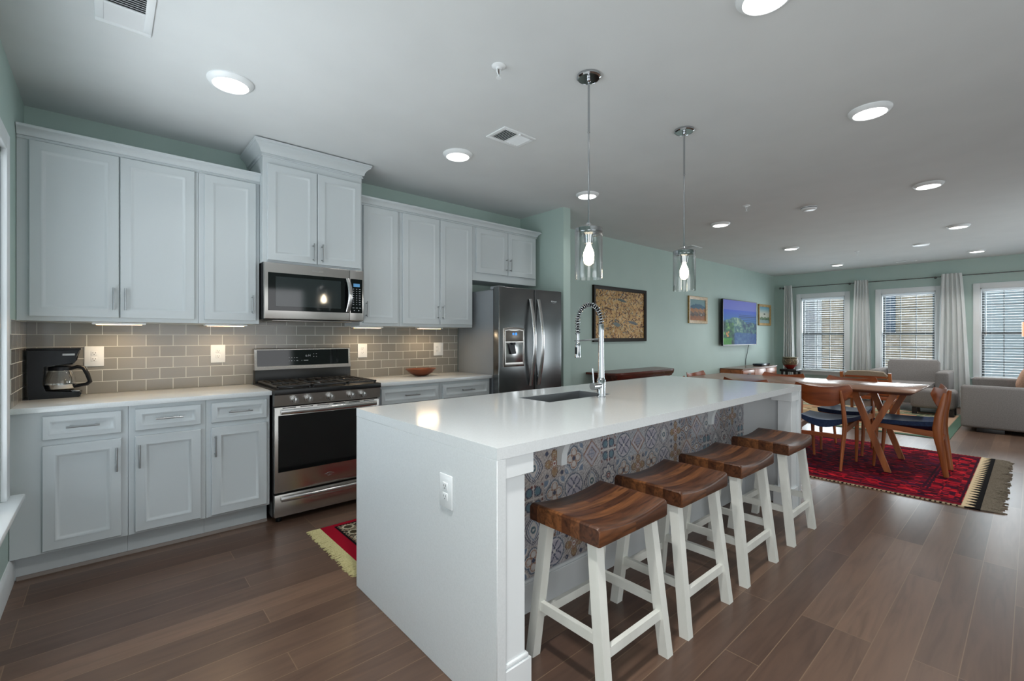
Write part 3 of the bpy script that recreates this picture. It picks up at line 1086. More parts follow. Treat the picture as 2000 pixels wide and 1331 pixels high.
# ------------------------------------------------------------------ microwave
MX0, MX1, MF = 0.832, 1.560, 3.585
mw = thing('microwave', 'stainless over-the-range microwave mounted below the raised grey cabinet', 'microwave', (1.19, 3.8, 1.40))
MB().box(MX0 + 0.002, MX1 - 0.002, MF + 0.03, 4.018, 1.405, 1.8145, 0.003).build('body', M['black_matte'], mw)
md = MB().box(MX0, 1.444, MF, MF + 0.03, 1.410, 1.812, 0.004).build('door', M['steel'], mw)
MB().box(0.856, 1.442, MF - 0.002, MF + 0.001, 1.470, 1.742, 0.0015, 1).build('dark_border', M['black_glass'], md)
MB().box(0.905, 1.375, MF - 0.0032, MF - 0.0015, 1.500, 1.715, 0.001, 1).build('window', M['mw_glass'], md)
m = MB()
pts = [(1.425 + 0.010 * math.sin(PI * t), MF - 0.014 - 0.030 * math.sin(PI * t), 1.478 + 0.262 * t) for t in np.linspace(0, 1, 15)]
m.tube(pts, 0.017, 12, True, sx=0.42, up=(1, 0, 0))
for zz in (1.49, 1.728):
    m.box(1.415, 1.437, MF - 0.02, MF, zz - 0.010, zz + 0.010, 0.002)
m.build('handle', M['steel_light'], md)
text_obj('maker_name', 'Whirlpool', 0.021, (1.196, MF - 0.0006, 1.777), (PI / 2, 0, 0), M['steel_light'], md)
pn = MB().box(1.446, MX1, MF, MF + 0.03, 1.410, 1.812, 0.004).build('control_panel', M['steel'], mw)
kp = MB().box(1.452, 1.548, MF - 0.002, MF + 0.001, 1.470, 1.742, 0.0015, 1).build('keypad', M['black_glass'], pn)
MB().box(1.474, 1.526, MF - 0.0028, MF - 0.0018, 1.680, 1.706).build('display', M['display'], kp)
m = MB()
for r in range(8):
    for c in range(3):
        w = (0.005, 0.004, 0.0065)[c] * (0.8 + 0.4 * ((r * 7 + c * 3) % 5) / 5)
        zz = 1.662 - r * 0.0175
        xx = 1.474 + c * 0.026
        m.box(xx - w, xx + w, MF - 0.0026, MF - 0.0018, zz - 0.002, zz + 0.002)
for c in range(3):
    m.box(1.466 + c * 0.028, 1.482 + c * 0.028, MF - 0.0026, MF - 0.0018, 1.510, 1.5135)
for c in range(2):
    m.box(1.478 + c * 0.036, 1.485 + c * 0.036, MF - 0.0026, MF - 0.0018, 1.487, 1.494)
m.build('key_markings', M['marking'], kp)
MB().box(0.90, 1.49, MF + 0.06, 3.94, 1.397, 1.4055, 0.003).build('grease_filter', M['steel'], mw)

# ------------------------------------------------------------------ fridge
fr = thing('refrigerator', 'dark stainless side-by-side refrigerator with water dispenser beside the partition wall', 'refrigerator', (3.19, 3.68, 0))
MB().box(2.785, 3.610, 3.395, 4.02, 0.02, 1.735, 0.004).build('body', M['appl_grey'], fr)
for nm, a, b in (('freezer_door', 2.748, 3.209), ('fridge_door', 3.217, 3.612)):
    d = MB().box(a, b, 3.30, 3.385, 0.06, 1.757, 0.010, 3).build(nm, M['steel_dark'], fr)
    MB().box(a + 0.01, b - 0.01, 3.385, 3.396, 0.07, 1.745).build('gasket', M['black_plastic'], d)
    hx = 3.150 if nm == 'freezer_door' else 3.262
    m = MB()
    pts = [(hx, 3.292 - 0.062 * math.sin(PI * t), 0.80 + 0.855 * t) for t in np.linspace(0, 1, 21)]
    m.tube(pts, 0.021, 12, True, sx=0.55, up=(1, 0, 0))
    m.build('handle', M['steel_light'], d)
    if nm == 'freezer_door':
        dp = MB()
        rings = []
        for ins, y in ((0, 3.302), (0, 3.288), (0.008, 3.282), (0.022, 3.282), (0.026, 3.286)):
            x0, x1, z0, z1 = 2.792 + ins, 3.062 - ins, 0.995 + ins, 1.372 - ins
            ring = [(x0, y, z0), (x1, y, z0)]
            ring += [(x1 + (x0 - x1) * t, y, z1 - 0.012 + 0.012 * math.sin(PI * t)) for t in np.linspace(0, 1, 9)]
            rings.append(ring)
        dp.loft(rings)
        dsp = dp.build('dispenser', M['steel'], d)
        MB().box(2.822, 3.040, 3.2805, 3.2865, 1.235, 1.340, 0.002).build('dispenser_panel', plain('taupe_panel', (118, 112, 106), 0.3, 0.4), dsp)
        m = MB()
        m.cyl((2.91, 3.2798, 1.308), (2.91, 3.2805, 1.308), 0.012, n=16)
        m.cyl((2.945, 3.2798, 1.308), (2.945, 3.2805, 1.308), 0.014, n=16)
        m.build('blue_icons', M['blue_display'], dsp)
        m = MB()
        m.box(2.822, 3.040, 3.2815, 3.287, 1.035, 1.228, 0.004)
        m.build('niche', M['steel_light'], dsp)
        m = MB()
        m.loft([[(2.835, 3.268, 1.215), (2.915, 3.268, 1.215), (2.915, 3.282, 1.215), (2.835, 3.282, 1.215)], [(2.868, 3.258, 1.115), (2.930, 3.258, 1.120), (2.930, 3.282, 1.120), (2.868, 3.282, 1.115)]])
        m.cyl((2.90, 3.270, 1.226), (2.90, 3.270, 1.205), 0.025, n=14)
        m.build('paddle', M['black_plastic'], dsp)
    else:
        text_obj('maker_name', 'Whirlpool', 0.020, (3.49, 3.2995, 1.648), (PI / 2, 0, 0), M['steel_light'], d)
        m = MB().tube([(3.49 + 0.03 * math.cos(a), 3.2995, 1.644 + 0.014 * math.sin(a)) for a in np.linspace(PI * 0.9, PI * 2.1, 12)], 0.0012, 6)
        m.build('emblem', M['steel_light'], d)
for hx in (2.80, 3.55):
    MB().box(hx - 0.03, hx + 0.05, 3.33, 3.46, 1.7355, 1.765, 0.004).build('hinge_cover', M['appl_grey'], fr)

# ------------------------------------------------------------------ island
IX0, IX1, IY0, IY1 = 0.962, 3.965, 1.165, 2.300
top = thing('island_countertop', 'white quartz waterfall top of the kitchen island with the sink cut into it', 'countertop', (2.46, 1.73, 0))
SX0, SX1, SY0, SY1 = 1.86, 2.43, 1.79, 2.06
m = MB()
for (a, b, c, d) in ((IX0, SX0, IY0, IY1), (SX1, IX1, IY0, IY1), (SX0, SX1, IY0, SY0), (SX0, SX1, SY1, IY1)):
    m.box(a, b, c, d, 0.874, 0.914)
bmesh.ops.remove_doubles(m.bm, verts=m.bm.verts[:], dist=1e-5)
m.build('top_slab', M['quartz'], top, smooth=False)
MB().box(IX0, IX0 + 0.04, IY0, IY1, 0.0, 0.8738, 0.002, 1).build('waterfall_panel', M['quartz'], top)
MB().box(IX1 - 0.04, IX1, IY0, IY1, 0.0, 0.8738, 0.002, 1).build('waterfall_panel', M['quartz'], top)
isl = thing('kitchen_island', 'white kitchen island base with corner posts and a patterned tile panel facing the stools', 'island', (2.48, 1.9, 0))
PY = 1.56
IE = IX1 - 0.072          # inner face of the far end panel
m = MB()
m.box(IX0 + 0.042, SX0 - 0.02, PY + 0.008, IY1 - 0.03, 0.09, 0.8735)
m.box(SX1 + 0.02, IE - 0.001, PY + 0.008, IY1 - 0.03, 0.09, 0.8735)
m.box(SX0 - 0.02, SX1 + 0.02, PY + 0.008, IY1 - 0.03, 0.09, 0.66)
m.box(SX0 - 0.02, SX1 + 0.02, SY1 + 0.02, IY1 - 0.03, 0.66, 0.8735)
m.box(SX0 - 0.02, SX1 + 0.02, PY + 0.008, SY0 - 0.02, 0.66, 0.8735)
m.build('carcass', M['cab'], isl, smooth=False)
MB().box(IX0 + 0.042, IE - 0.001, PY + 0.04, IY1 - 0.10, 0.0, 0.0895).build('plinth', M['cab'], isl)
m = MB().box(IE, IX1 - 0.0405, IY0 + 0.03, IY1 - 0.03, 0.0, 0.8735)
m.box(IE - 0.012, IE, IY0 + 0.10, PY - 0.016, 0.788, 0.8735)
m.build('end_panel', M['trim'], isl, smooth=False)
m = MB().box(IX0 + 0.042, IE - 0.001, PY - 0.014, PY + 0.0075, 0.0, 0.135, 0.002, 1)
m.box(IX0 + 0.042, IE - 0.001, PY - 0.010, PY + 0.0075, 0.135, 0.150, 0.004)
m.build('baseboard', M['trim'], isl)


def post(x0, x1):
    m = MB()
    m.box(x0 + 0.003, x1, IY0 + 0.022, IY0 + 0.115, 0.0, 0.8735, 0.002, 1)
    p = m.build('post', M['trim'], isl)
    m = MB().box(x0 + 0.003, x1 + 0.030, IY0 + 0.008, IY0 + 0.150, 0.801, 0.8733, 0.002, 1)
    m.build('post_cap', M['trim'], p)
    m = MB().box(x0 + 0.003, x1 + 0.020, IY0 + 0.008, IY0 + 0.140, 0.0, 0.150, 0.002, 1)
    m.box(x0 + 0.003, x1 + 0.012, IY0 + 0.014, IY0 + 0.132, 0.150, 0.166, 0.005)
    m.build('post_base', M['trim'], p)


post(IX0 + 0.04, 1.108)
m = MB().box(IX1 - 0.150, IX1 - 0.0412, IY0 + 0.022, IY0 + 0.115, 0.0, 0.8735, 0.002, 1)
p = m.build('post', M['trim'], isl)
MB().box(IX1 - 0.183, IX1 - 0.0412, IY0 + 0.008, IY0 + 0.150, 0.801, 0.8733, 0.002, 1).build('post_cap', M['trim'], p)
MB().box(IX1 - 0.170, IX1 - 0.0412, IY0 + 0.008, IY0 + 0.140, 0.0, 0.150, 0.002, 1).build('post_base', M['trim'], p)
for bx_ in (1.673, 3.267):
    prof = [(PY - 0.001, 0.8733), (PY - 0.235, 0.8733), (PY - 0.235, 0.845)]
    prof += [(PY - 0.235 + 0.205 * math.sin(t) , 0.845 - 0.175 * (1 - math.cos(t))) for t in np.linspace(0.15, PI / 2, 9)]
    prof += [(PY - 0.03, 0.648), (PY - 0.001, 0.645)]
    MB().prism(prof, 'X', bx_, bx_ + 0.04).build('bracket', M['trim'], isl)


def tile_design(U, V):
    T = 0.1448
    i = np.floor(U / T).astype(int)
    j = np.floor(V / T).astype(int)
    a = (U / T - i) * 2 - 1
    b = (V / T - j) * 2 - 1
    rng = np.random.RandomState(11)
    table = rng.randint(0, 8, (64, 16))
    for q in range(1, 64):
        for w in range(16):
            if table[q, w] == table[q - 1, w]:
                table[q, w] = (table[q, w] + 3) % 8
    ty = table[i % 64, j % 16]
    shade = rng.randint(0, 4, (64, 16))[i % 64, j % 16]
    r = np.hypot(a, b)
    th = np.arctan2(b, a)
    A, B = np.abs(a), np.abs(b)
    bgs = np.array([[206, 203, 204], [186, 182, 186], [198, 188, 182], [188, 194, 202]])
    c = bgs[shade].astype(float)
    navy, rust, blue, lilac, red, teal, cream, gold = [np.array(x, float) for x in ((54, 62, 86), (146, 104, 78), (112, 134, 160), (164, 160, 172), (134, 66, 60), (74, 104, 116), (222, 218, 214), (158, 128, 92))]

    def put(mask, colr):
        c[mask] = colr

    def line(d, w):
        return np.abs(d) < w
    # fine scrolls everywhere
    s1 = np.sin(9 * a + 3 * np.sin(5 * b)) * np.sin(9 * b + 3 * np.sin(5 * a))
    put(line(s1, 0.15), c[line(s1, 0.15)] * 0.66)
    put((s1 > 0.86), lilac * 0.75)
    # 0 eight-petal flower
    k = ty == 0
    pr = 0.62 + 0.26 * np.abs(np.cos(4 * th))
    put(k & (r < pr), cream)
    put(k & line(r - pr, 0.06), navy)
    put(k & (r < pr * 0.8) & (np.abs(np.sin(4 * th)) < 0.2) & (r > 0.3), blue)
    put(k & line(r - 0.28, 0.05), navy)
    put(k & (r < 0.2), red)
    put(k & (r < 0.09), cream)
    # 1 nested diamonds
    k = ty == 1
    d = A + B
    put(k & (d < 1), lilac * 1.1)
    put(k & line(d - 0.96, 0.06), rust)
    put(k & line(d - 0.72, 0.035), cream)
    put(k & line(d - 0.5, 0.04), rust * 0.8)
    put(k & (d < 0.44) & (line(np.sin(14 * a), 0.35) | line(np.sin(14 * b), 0.35)), blue * 0.9)
    # 2 quatrefoil
    k = ty == 2
    q = np.minimum(np.hypot(A - 0.42, B), np.hypot(A, B - 0.42))
    put(k & (q < 0.42), cream * 0.96)
    put(k & line(q - 0.42, 0.05), blue * 0.75)
    put(k & line(q - 0.26, 0.04), rust * 1.05)
    put(k & (np.hypot(A - 1, B - 1) < 0.5), blue)
    put(k & line(np.hypot(A - 1, B - 1) - 0.5, 0.05), cream)
    put(k & (r < 0.16), navy)
    # 3 four-petal flower in ochre
    k = ty == 3
    pr = 0.92 * np.abs(np.cos(2 * th)) ** 0.7
    put(k & (r < pr), gold)
    put(k & line(r - pr, 0.045), rust * 0.7)
    put(k & (r < pr * 0.55), rust)
    put(k & (r < 0.18), cream)
    put(k & (r < 0.09), red)
    put(k & (np.hypot(A - 0.75, B - 0.75) < 0.16), navy)
    # 4 pointed ovals
    k = ty == 4
    e = A * 1.15 + 0.75 * b * b + 0.25 * B
    put(k & (e < 0.95), cream)
    for lv, cc in ((0.95, navy), (0.74, navy), (0.52, blue)):
        put(k & line(e - lv, 0.06), cc)
    put(k & (r < 0.24), teal)
    put(k & (r < 0.1), cream)
    # 5 circle with crossing arcs
    k = ty == 5
    put(k & (r < 0.92), lilac * 1.12)
    put(k & line(r - 0.92, 0.05), blue * 0.7)
    put(k & line(r - 0.8, 0.03), cream)
    for (ox, oy) in ((0.8, 0), (-0.8, 0), (0, 0.8), (0, -0.8)):
        put(k & (r < 0.8) & line(np.hypot(a - ox, b - oy) - 0.8, 0.05), navy * 1.1)
    put(k & (r < 0.14), cream)
    # 6 hearts and leaves with dots
    k = ty == 6
    h = np.hypot(A - 0.38, B - 0.45) - 0.3
    put(k & (h < 0), teal * 1.25)
    put(k & line(h, 0.05), navy)
    put(k & line(np.minimum(A, B), 0.06), cream)
    for (ox, oy) in ((0.82, 0.82), (0.82, 0.15), (0.15, 0.82)):
        put(k & (np.hypot(A - ox, B - oy) < 0.1), red * 0.8)
    # 7 corner fans
    k = ty == 7
    f = np.hypot(A - 1, B - 1)
    for lv, cc in ((0.95, rust * 0.8), (0.75, blue * 0.8), (0.52, navy), (0.3, rust)):
        put(k & line(f - lv, 0.055), cc)
    put(k & (f < 0.2), navy)
    put(k & (r < 0.3), cream)
    put(k & line(r - 0.3, 0.05), navy)
    put(k & (r < 0.12), gold)
    # joints between tiles
    put((A > 0.975) | (B > 0.975), np.array([172, 170, 172], float))
    g = np.array([152, 149, 154], float)
    put(line(np.sin(16 * r + 2 * np.cos(4 * th)), 0.16) & (r > 0.2) & (s1 > 0), cream * 0.97)
    put(line(np.sin(13 * a * b + 5 * r), 0.09) & (s1 < 0), c[line(np.sin(13 * a * b + 5 * r), 0.09) & (s1 < 0)] * 0.7)
    c = g + (c - g) * 0.78
    return np.clip(c * 0.97, 0, 255)


tw = IE - 0.001 - (IX0 + 0.042)
painted_grid('patterned_tile_panel', (IX0 + 0.042, PY, 0.1505), (1, 0, 0), (0, 0, 1), tw, 0.7225, 760, 190, tile_design, M['tile_print'], isl, 0.0)
outlet('white outlet on the quartz end panel of the island', IX0 - 0.0005, 1.462, 0.70, 0.084, 0.126, (0.0,))

# sink and faucet
sk = thing('kitchen_sink', 'stainless undermount sink in the island countertop', 'sink', ((SX0 + SX1) / 2, (SY0 + SY1) / 2, 0.68))
m = MB()
w_ = 0.002
for (a, b, c, d) in ((SX0 + 0.001, SX0 + 0.001 + w_, SY0 + .001, SY1 - .001), (SX1 - 0.001 - w_, SX1 - 0.001, SY0 + .001, SY1 - .001), (SX0 + .003, SX1 - .003, SY0 + 0.001, SY0 + 0.001 + w_), (SX0 + .003, SX1 - .003, SY1 - 0.001 - w_, SY1 - 0.001)):
    m.box(a, b, c, d, 0.68, 0.911)
m.box(SX0 + .001, SX1 - .001, SY0 + .001, SY1 - .001, 0.676, 0.68)
m.build('basin', M['sink_steel'], sk)
MB().lathe([(0.045, 0), (0.045, 0.004), (0.03, 0.003), (0.012, 0.005)], ((SX0 + SX1) / 2, (SY0 + SY1) / 2, 0.680), 20).build('drain', M['steel_light'], sk)
FX, FY = 2.252, 1.735
fa = thing('kitchen_faucet', 'tall chrome spring faucet with pull-down spray head standing behind the island sink', 'faucet', (FX, FY, 0.914))
m = MB().lathe([(0.028, 0), (0.028, 0.006), (0.026, 0.008), (0.026, 0.105), (0.022, 0.112), (0.0195, 0.12), (0.0165, 0.36), (0.0165, 0.44), (0.0150, 0.445)], (FX, FY, 0.914), 24)
m.build('body', M['chrome'], fa)
m = MB()
m.cyl((FX - 0.02, FY, 0.985), (FX - 0.085, FY, 0.985), 0.021, n=18)
m.cyl((FX - 0.07, FY, 0.985), (FX - 0.075, FY + 0.006, 1.092), 0.006, 0.005, n=10)
m.build('lever_handle', M['chrome'], fa)
# coiled hose: up and over towards the basin (+y)
R_ = 0.092
path = [(FX, FY, 1.345 + 0.02 * k) for k in range(3)]
zc = 1.385
path += [(FX, FY + R_ - R_ * math.cos(t), zc + R_ * 1.05 * math.sin(t)) for t in np.linspace(0.15, PI, 22)]
path += [(FX, FY + 2 * R_, zc - 0.03 * k) for k in range(1, 4)]
m = MB().tube(path, 0.008, 10)
path2 = [(FX, FY + 2 * R_, zc - 0.09), (FX, FY + 2 * R_, 1.235)]
m.tube(path2, 0.0075, 10)
m.build('hose', M['black_plastic'], fa)
MB().tube([(FX, FY + 2 * R_, zc - 0.086), (FX, FY + 2 * R_, 1.236)], 0.0088, 12).build('hose_sleeve', M['chrome'], fa)
P = np.array(path)
seg = np.linalg.norm(np.diff(P, axis=0), axis=1)
s_ = np.concatenate([[0], np.cumsum(seg)])
NT_ = 26
tt = np.linspace(0, s_[-1], NT_ * 12)
cx_ = [np.interp(tt, s_, P[:, k]) for k in range(3)]
tang = np.gradient(np.array(cx_), axis=1)
tang /= np.linalg.norm(tang, axis=0)
coil = []
for q in range(len(tt)):
    T_ = tang[:, q]
    n1 = np.array([1, 0, 0])
    n2 = np.cross(T_, n1)
    ph = 2 * PI * NT_ * tt[q] / s_[-1]
    coil.append(np.array([cx_[0][q], cx_[1][q], cx_[2][q]]) + 0.0135 * (math.cos(ph) * n1 + math.sin(ph) * n2))
MB().tube([tuple(c) for c in coil], 0.0032, 6).build('spring', M['chrome'], fa)
m = MB().lathe([(0.011, 0.095), (0.014, 0.09), (0.0165, 0.07), (0.0165, 0.02), (0.019, 0.012), (0.019, 0.0), (0.012, -0.004)], (FX, FY + 2 * R_, 1.150), 18)
sh = m.build('spray_head', M['chrome'], fa)
MB().box(FX - 0.021, FX - 0.014, FY + 2 * R_ - 0.007, FY + 2 * R_ + 0.007, 1.17, 1.215, 0.003).build('spray_button', M['black_plastic'], sh)
m = MB().cyl((FX, FY + 0.015, 1.268), (FX, FY + 2 * R_ - 0.012, 1.256), 0.0055, n=10)
m.tube([(FX + 0.018 * math.cos(t), FY + 2 * R_ + 0.018 * math.sin(t), 1.256) for t in np.linspace(-1.2, PI + 1.2, 14)], 0.004, 8)
m.build('holder_arm', M['nickel'], fa)

# ------------------------------------------------------------------ coffee maker, carafe, bowl
cm = thing('coffee_maker', 'black drip coffee maker standing in the counter corner', 'coffee maker', (-0.23, 3.92, 0.914))
m = MB()
Y0, Y1 = 3.845, 4.005
m.prism([(-0.345, 0.914), (-0.125, 0.914), (-0.118, 0.925), (-0.118, 0.946), (-0.155, 0.953), (-0.275, 0.953), (-0.290, 1.00), (-0.285, 1.11), (-0.150, 1.115), (-0.148, 1.135), (-0.125, 1.205), (-0.348, 1.205)], 'Y', Y0, Y1)
bmesh.ops.bevel(m.bm, geom=m.bm.edges[:], offset=0.006, segments=2, affect='EDGES')
m.build('body', M['black_plastic'], cm)
MB().box(-0.352, -0.118, Y0 - 0.004, Y1 + 0.003, 1.200, 1.212, 0.005).build('lid', M['black_plastic'], cm)
MB().box(-0.200, -0.146, Y0 - 0.0008, Y0 + 0.002, 1.168, 1.180, 0.001).build('name_badge', M['marking'], cm)
MB().box(-0.172, -0.124, Y0 + 0.01, Y0 + 0.11, 0.9465, 0.9545, 0.003).build('control_buttons', M['steel_light'], cm)
MB().lathe([(0.062, 0), (0.062, 0.004), (0.058, 0.006)], (-0.215, 3.925, 0.9525), 24).build('warming_plate', M['black_matte'], cm)
ca = thing('glass_carafe', 'glass coffee carafe with black handle sitting in the coffee maker', 'carafe', (-0.212, 3.915, 0.960))
MB().lathe([(0.052, 0), (0.066, 0.006), (0.071, 0.03), (0.068, 0.07), (0.056, 0.105), (0.050, 0.118), (0.052, 0.128), (0.0505, 0.128), (0.0485, 0.118), (0.0545, 0.104), (0.0665, 0.069), (0.0695, 0.03), (0.064, 0.008), (0.05, 0.002)], (-0.212, 3.905, 0.960), 28).build('glass_pot', M['clear_glass'], ca)
MB().lathe([(0.053, 0.118), (0.055, 0.128), (0.052, 0.140), (0.02, 0.146)], (-0.212, 3.905, 0.960), 24).build('lid', M['black_plastic'], ca)
m = MB()
hp = [(-0.165, 1.088), (-0.135, 1.098), (-0.108, 1.090), (-0.090, 1.05), (-0.078, 1.005), (-0.092, 0.990), (-0.150, 0.978)]
m.tube([(x, 3.885 - (x + 0.165) * 0.25, z) for x, z in hp], [0.010, 0.011, 0.012, 0.012, 0.012, 0.011, 0.009], 10, True, sx=1.1)
m.build('handle', M['black_plastic'], ca)
MB().lathe([(0.0675, 0.010), (0.0715, 0.030), (0.0718, 0.034), (0.068, 0.012)], (-0.212, 3.905, 0.960), 24).build('band', M['steel_light'], ca)

bw = MB()
prof = [(0.03, 0.0), (0.06, 0.004), (0.11, 0.03), (0.148, 0.066), (0.151, 0.070), (0.146, 0.069), (0.105, 0.035), (0.055, 0.012), (0.01, 0.010)]
bw.lathe(prof, (0, 0, 0), 32)
for v in bw.bm.verts:
    v.co.x, v.co.y = v.co.x * 1.03, v.co.y * 0.72
    v.co += Vector((2.205, 3.79, 0.9143))
b_ = bw.build('wooden_bowl', M['bowl_wood'])
tag(b_, 'oval brown wooden bowl on the counter between range and fridge', 'bowl')

# ------------------------------------------------------------------ bar stools
def make_stool():
    r = thing('bar_stool', None, 'stool')
    hx, hy = 0.222, 0.172
    m = MB()
    # dished seat
    ts = list(np.linspace(-0.95, 0.95, 17))
    ts = [-1.0, -0.985, -0.968] + ts + [0.968, 0.985, 1.0]
    rings = []
    for t in ts:
        x = hx * t
        top = 0.599 + 0.023 * t * t
        e = max(0, abs(t) - 0.95) / 0.05
        top -= 0.008 * e * e
        b = 0.550 + 0.003 * e
        rings.append([(x, -hy + 0.003, b), (x, -hy, b + 0.004), (x, -hy, top - 0.012), (x, -hy + 0.004, top - 0.004), (x, -hy + 0.012, top), (x, hy - 0.012, top), (x, hy - 0.004, top - 0.004), (x, hy, top - 0.012), (x, hy, b + 0.004), (x, hy - 0.003, b)])
    m.loft(rings)
    m.build('seat', M['stool_seat'], r)
    feet = {}
    for sx in (-1, 1):
        for sy in (-1, 1):
            b = Vector((sx * 0.198, sy * 0.180, 0.0))
            t = Vector((sx * 0.176, sy * 0.118, 0.552))
            hw = 0.0205
            m = MB().loft([[(b.x + i * hw, b.y + j * hw, 0.0) for i, j in ((-1, -1), (1, -1), (1, 1), (-1, 1))], [(t.x + i * hw, t.y + j * hw, t.z) for i, j in ((-1, -1), (1, -1), (1, 1), (-1, 1))]])
            m.build('leg', M['stool_paint'], r)
            feet[(sx, sy)] = (b, t)

    def on(leg, z):
        b, t = feet[leg]
        return b + (t - b) * (z / 0.552)
    for sy in (-1, 1):
        m = MB().bar(on((-1, sy), 0.165) + Vector((0.018, 0, 0)), on((1, sy), 0.165) + Vector((-0.018, 0, 0)), 0.02, 0.036)
        m.build('rung', M['stool_paint'], r)
    for sx in (-1, 1):
        m = MB().bar(on((sx, -1), 0.210) + Vector((0, 0.018, 0)), on((sx, 1), 0.210) + Vector((0, -0.018, 0)), 0.02, 0.036)
        m.build('rung', M['stool_paint'], r)
    return r


st0 = make_stool()
st_lab = ['dark wood bar stool with cream legs nearest the camera, at the island\'s near end',
          'dark wood bar stool with cream legs, second along the island from the camera',
          'dark wood bar stool with cream legs, third along the island from the camera',
          'dark wood bar stool with cream legs farthest along the island, by the red rug']
stools = [st0] + [copy_tree(st0) for _ in range(3)]
for o, xx, lb in zip(stools, (1.491, 2.052, 2.657, 3.346), st_lab):
    o.location = (xx, 1.158, 0)
    tag(o, lb, 'stool', 'bar stools at the island')

# ------------------------------------------------------------------ pendant lights
def make_pendant():
    r = thing('pendant_light', None, 'pendant light')
    MB().lathe([(0.0, -0.0), (0.064, 0.0), (0.064, -0.012), (0.056, -0.018), (0.056, -0.0165), (0.0, -0.0165)][1:5], (0, 0, 0), 32).build('canopy', M['chrome'], r)
    m = MB().lathe([(0.012, -0.018), (0.012, -0.03), (0.0062, -0.036), (0.0062, -0.30), (0.0075, -0.302), (0.0075, -0.306), (0.0055, -0.308), (0.0055, -0.80)], (0, 0, 0), 12)
    m.build('rod', M['chrome'], r)
    MB().lathe([(0.012, -0.79), (0.014, -0.80), (0.060, -0.815), (0.073, -0.822), (0.073, -0.842), (0.066, -0.842), (0.066, -0.852), (0.028, -0.856), (0.022, -0.90), (0.012, -0.905)], (0, 0, 0), 32).build('cap', M['chrome'], r)
    m = MB().lathe([(0.0735, -0.826), (0.0735, -1.09), (0.070, -1.09), (0.070, -0.843)], (0, 0, 0), 40, cap=False)
    m.build('glass_shade', M['clear_glass'], r)
    MB().lathe([(0.010, -0.90), (0.014, -0.915), (0.026, -0.945), (0.029, -0.965), (0.024, -0.985), (0.010, -0.996)], (0, 0, 0), 20).build('bulb', M['bulb'], r)
    return r


pd0 = make_pendant()
pd1 = copy_tree(pd0)
pd0.location = (1.938, 1.575, ZC)
pd1.location = (2.930, 1.560, ZC)
tag(pd0, 'chrome pendant with clear glass cylinder, the nearer one over the island sink', 'pendant light', 'island pendants')
tag(pd1, 'chrome pendant with clear glass cylinder, the farther one over the island\'s far end', 'pendant light', 'island pendants')
# ------------------------------------------------------------------ ceiling fittings
def make_downlight():
    r = thing('ceiling_light', None, 'ceiling light')
    MB().lathe([(0.112, 0.0), (0.112, -0.006), (0.100, -0.020), (0.087, -0.026), (0.084, -0.022), (0.084, 0.0)], (0, 0, 0), 40).build('trim_ring', M['white_plastic'], r)
    MB().lathe([(0.083, -0.016), (0.082, -0.0215), (0.05, -0.024), (0.01, -0.025)], (0, 0, 0), 32).build('lens', M['lamp_lens'], r)
    return r


DL = [((0.509, 2.908), 'above the corner with the coffee maker'), ((2.016, 2.914), 'above the counter left of the fridge'), ((3.544, 2.899), 'in front of the partition wall'),
      ((5.70, 2.56), 'above the mahogany chest, first beyond the pendants'), ((8.08, 2.52), 'in front of the television'), ((10.6, 2.50), 'nearest the far windows'),
      ((2.02, 0.722), 'cut by the top edge of the photo'), ((3.533, 0.665), 'at upper right, above the bar stools'), ((5.654, 0.634), 'at right, above the end of the red rug'),
      ((0.52, 0.75), 'overhead just in front of the camera'), ((8.05, 0.62), 'above the grey sofa\'s near end'), ((10.6, 0.6), 'above the grey sofa\'s far end')]
d0 = make_downlight()
for k, ((x, y), lb) in enumerate(DL):
    o = d0 if k == 0 else copy_tree(d0)
    o.location = (x, y, ZC)
    tag(o, 'round recessed ceiling light ' + lb, 'ceiling light', 'recessed ceiling lights')
for o in [q for q in COL.objects if q.name.startswith('ceiling_light')]:
    area_light('downlight_glow', (0, 0, -0.03), (0, 0, 0), 0.16, 0.16, 1.8 if o.location.y > 2.8 else 10.0 if o.location.x > 10 else 16.0 if o.location.x < 1 else 4.5 if o.location.x < 4.5 else 8.0, (1.0, 0.975, 0.94), o, 'DISK', 2.1)


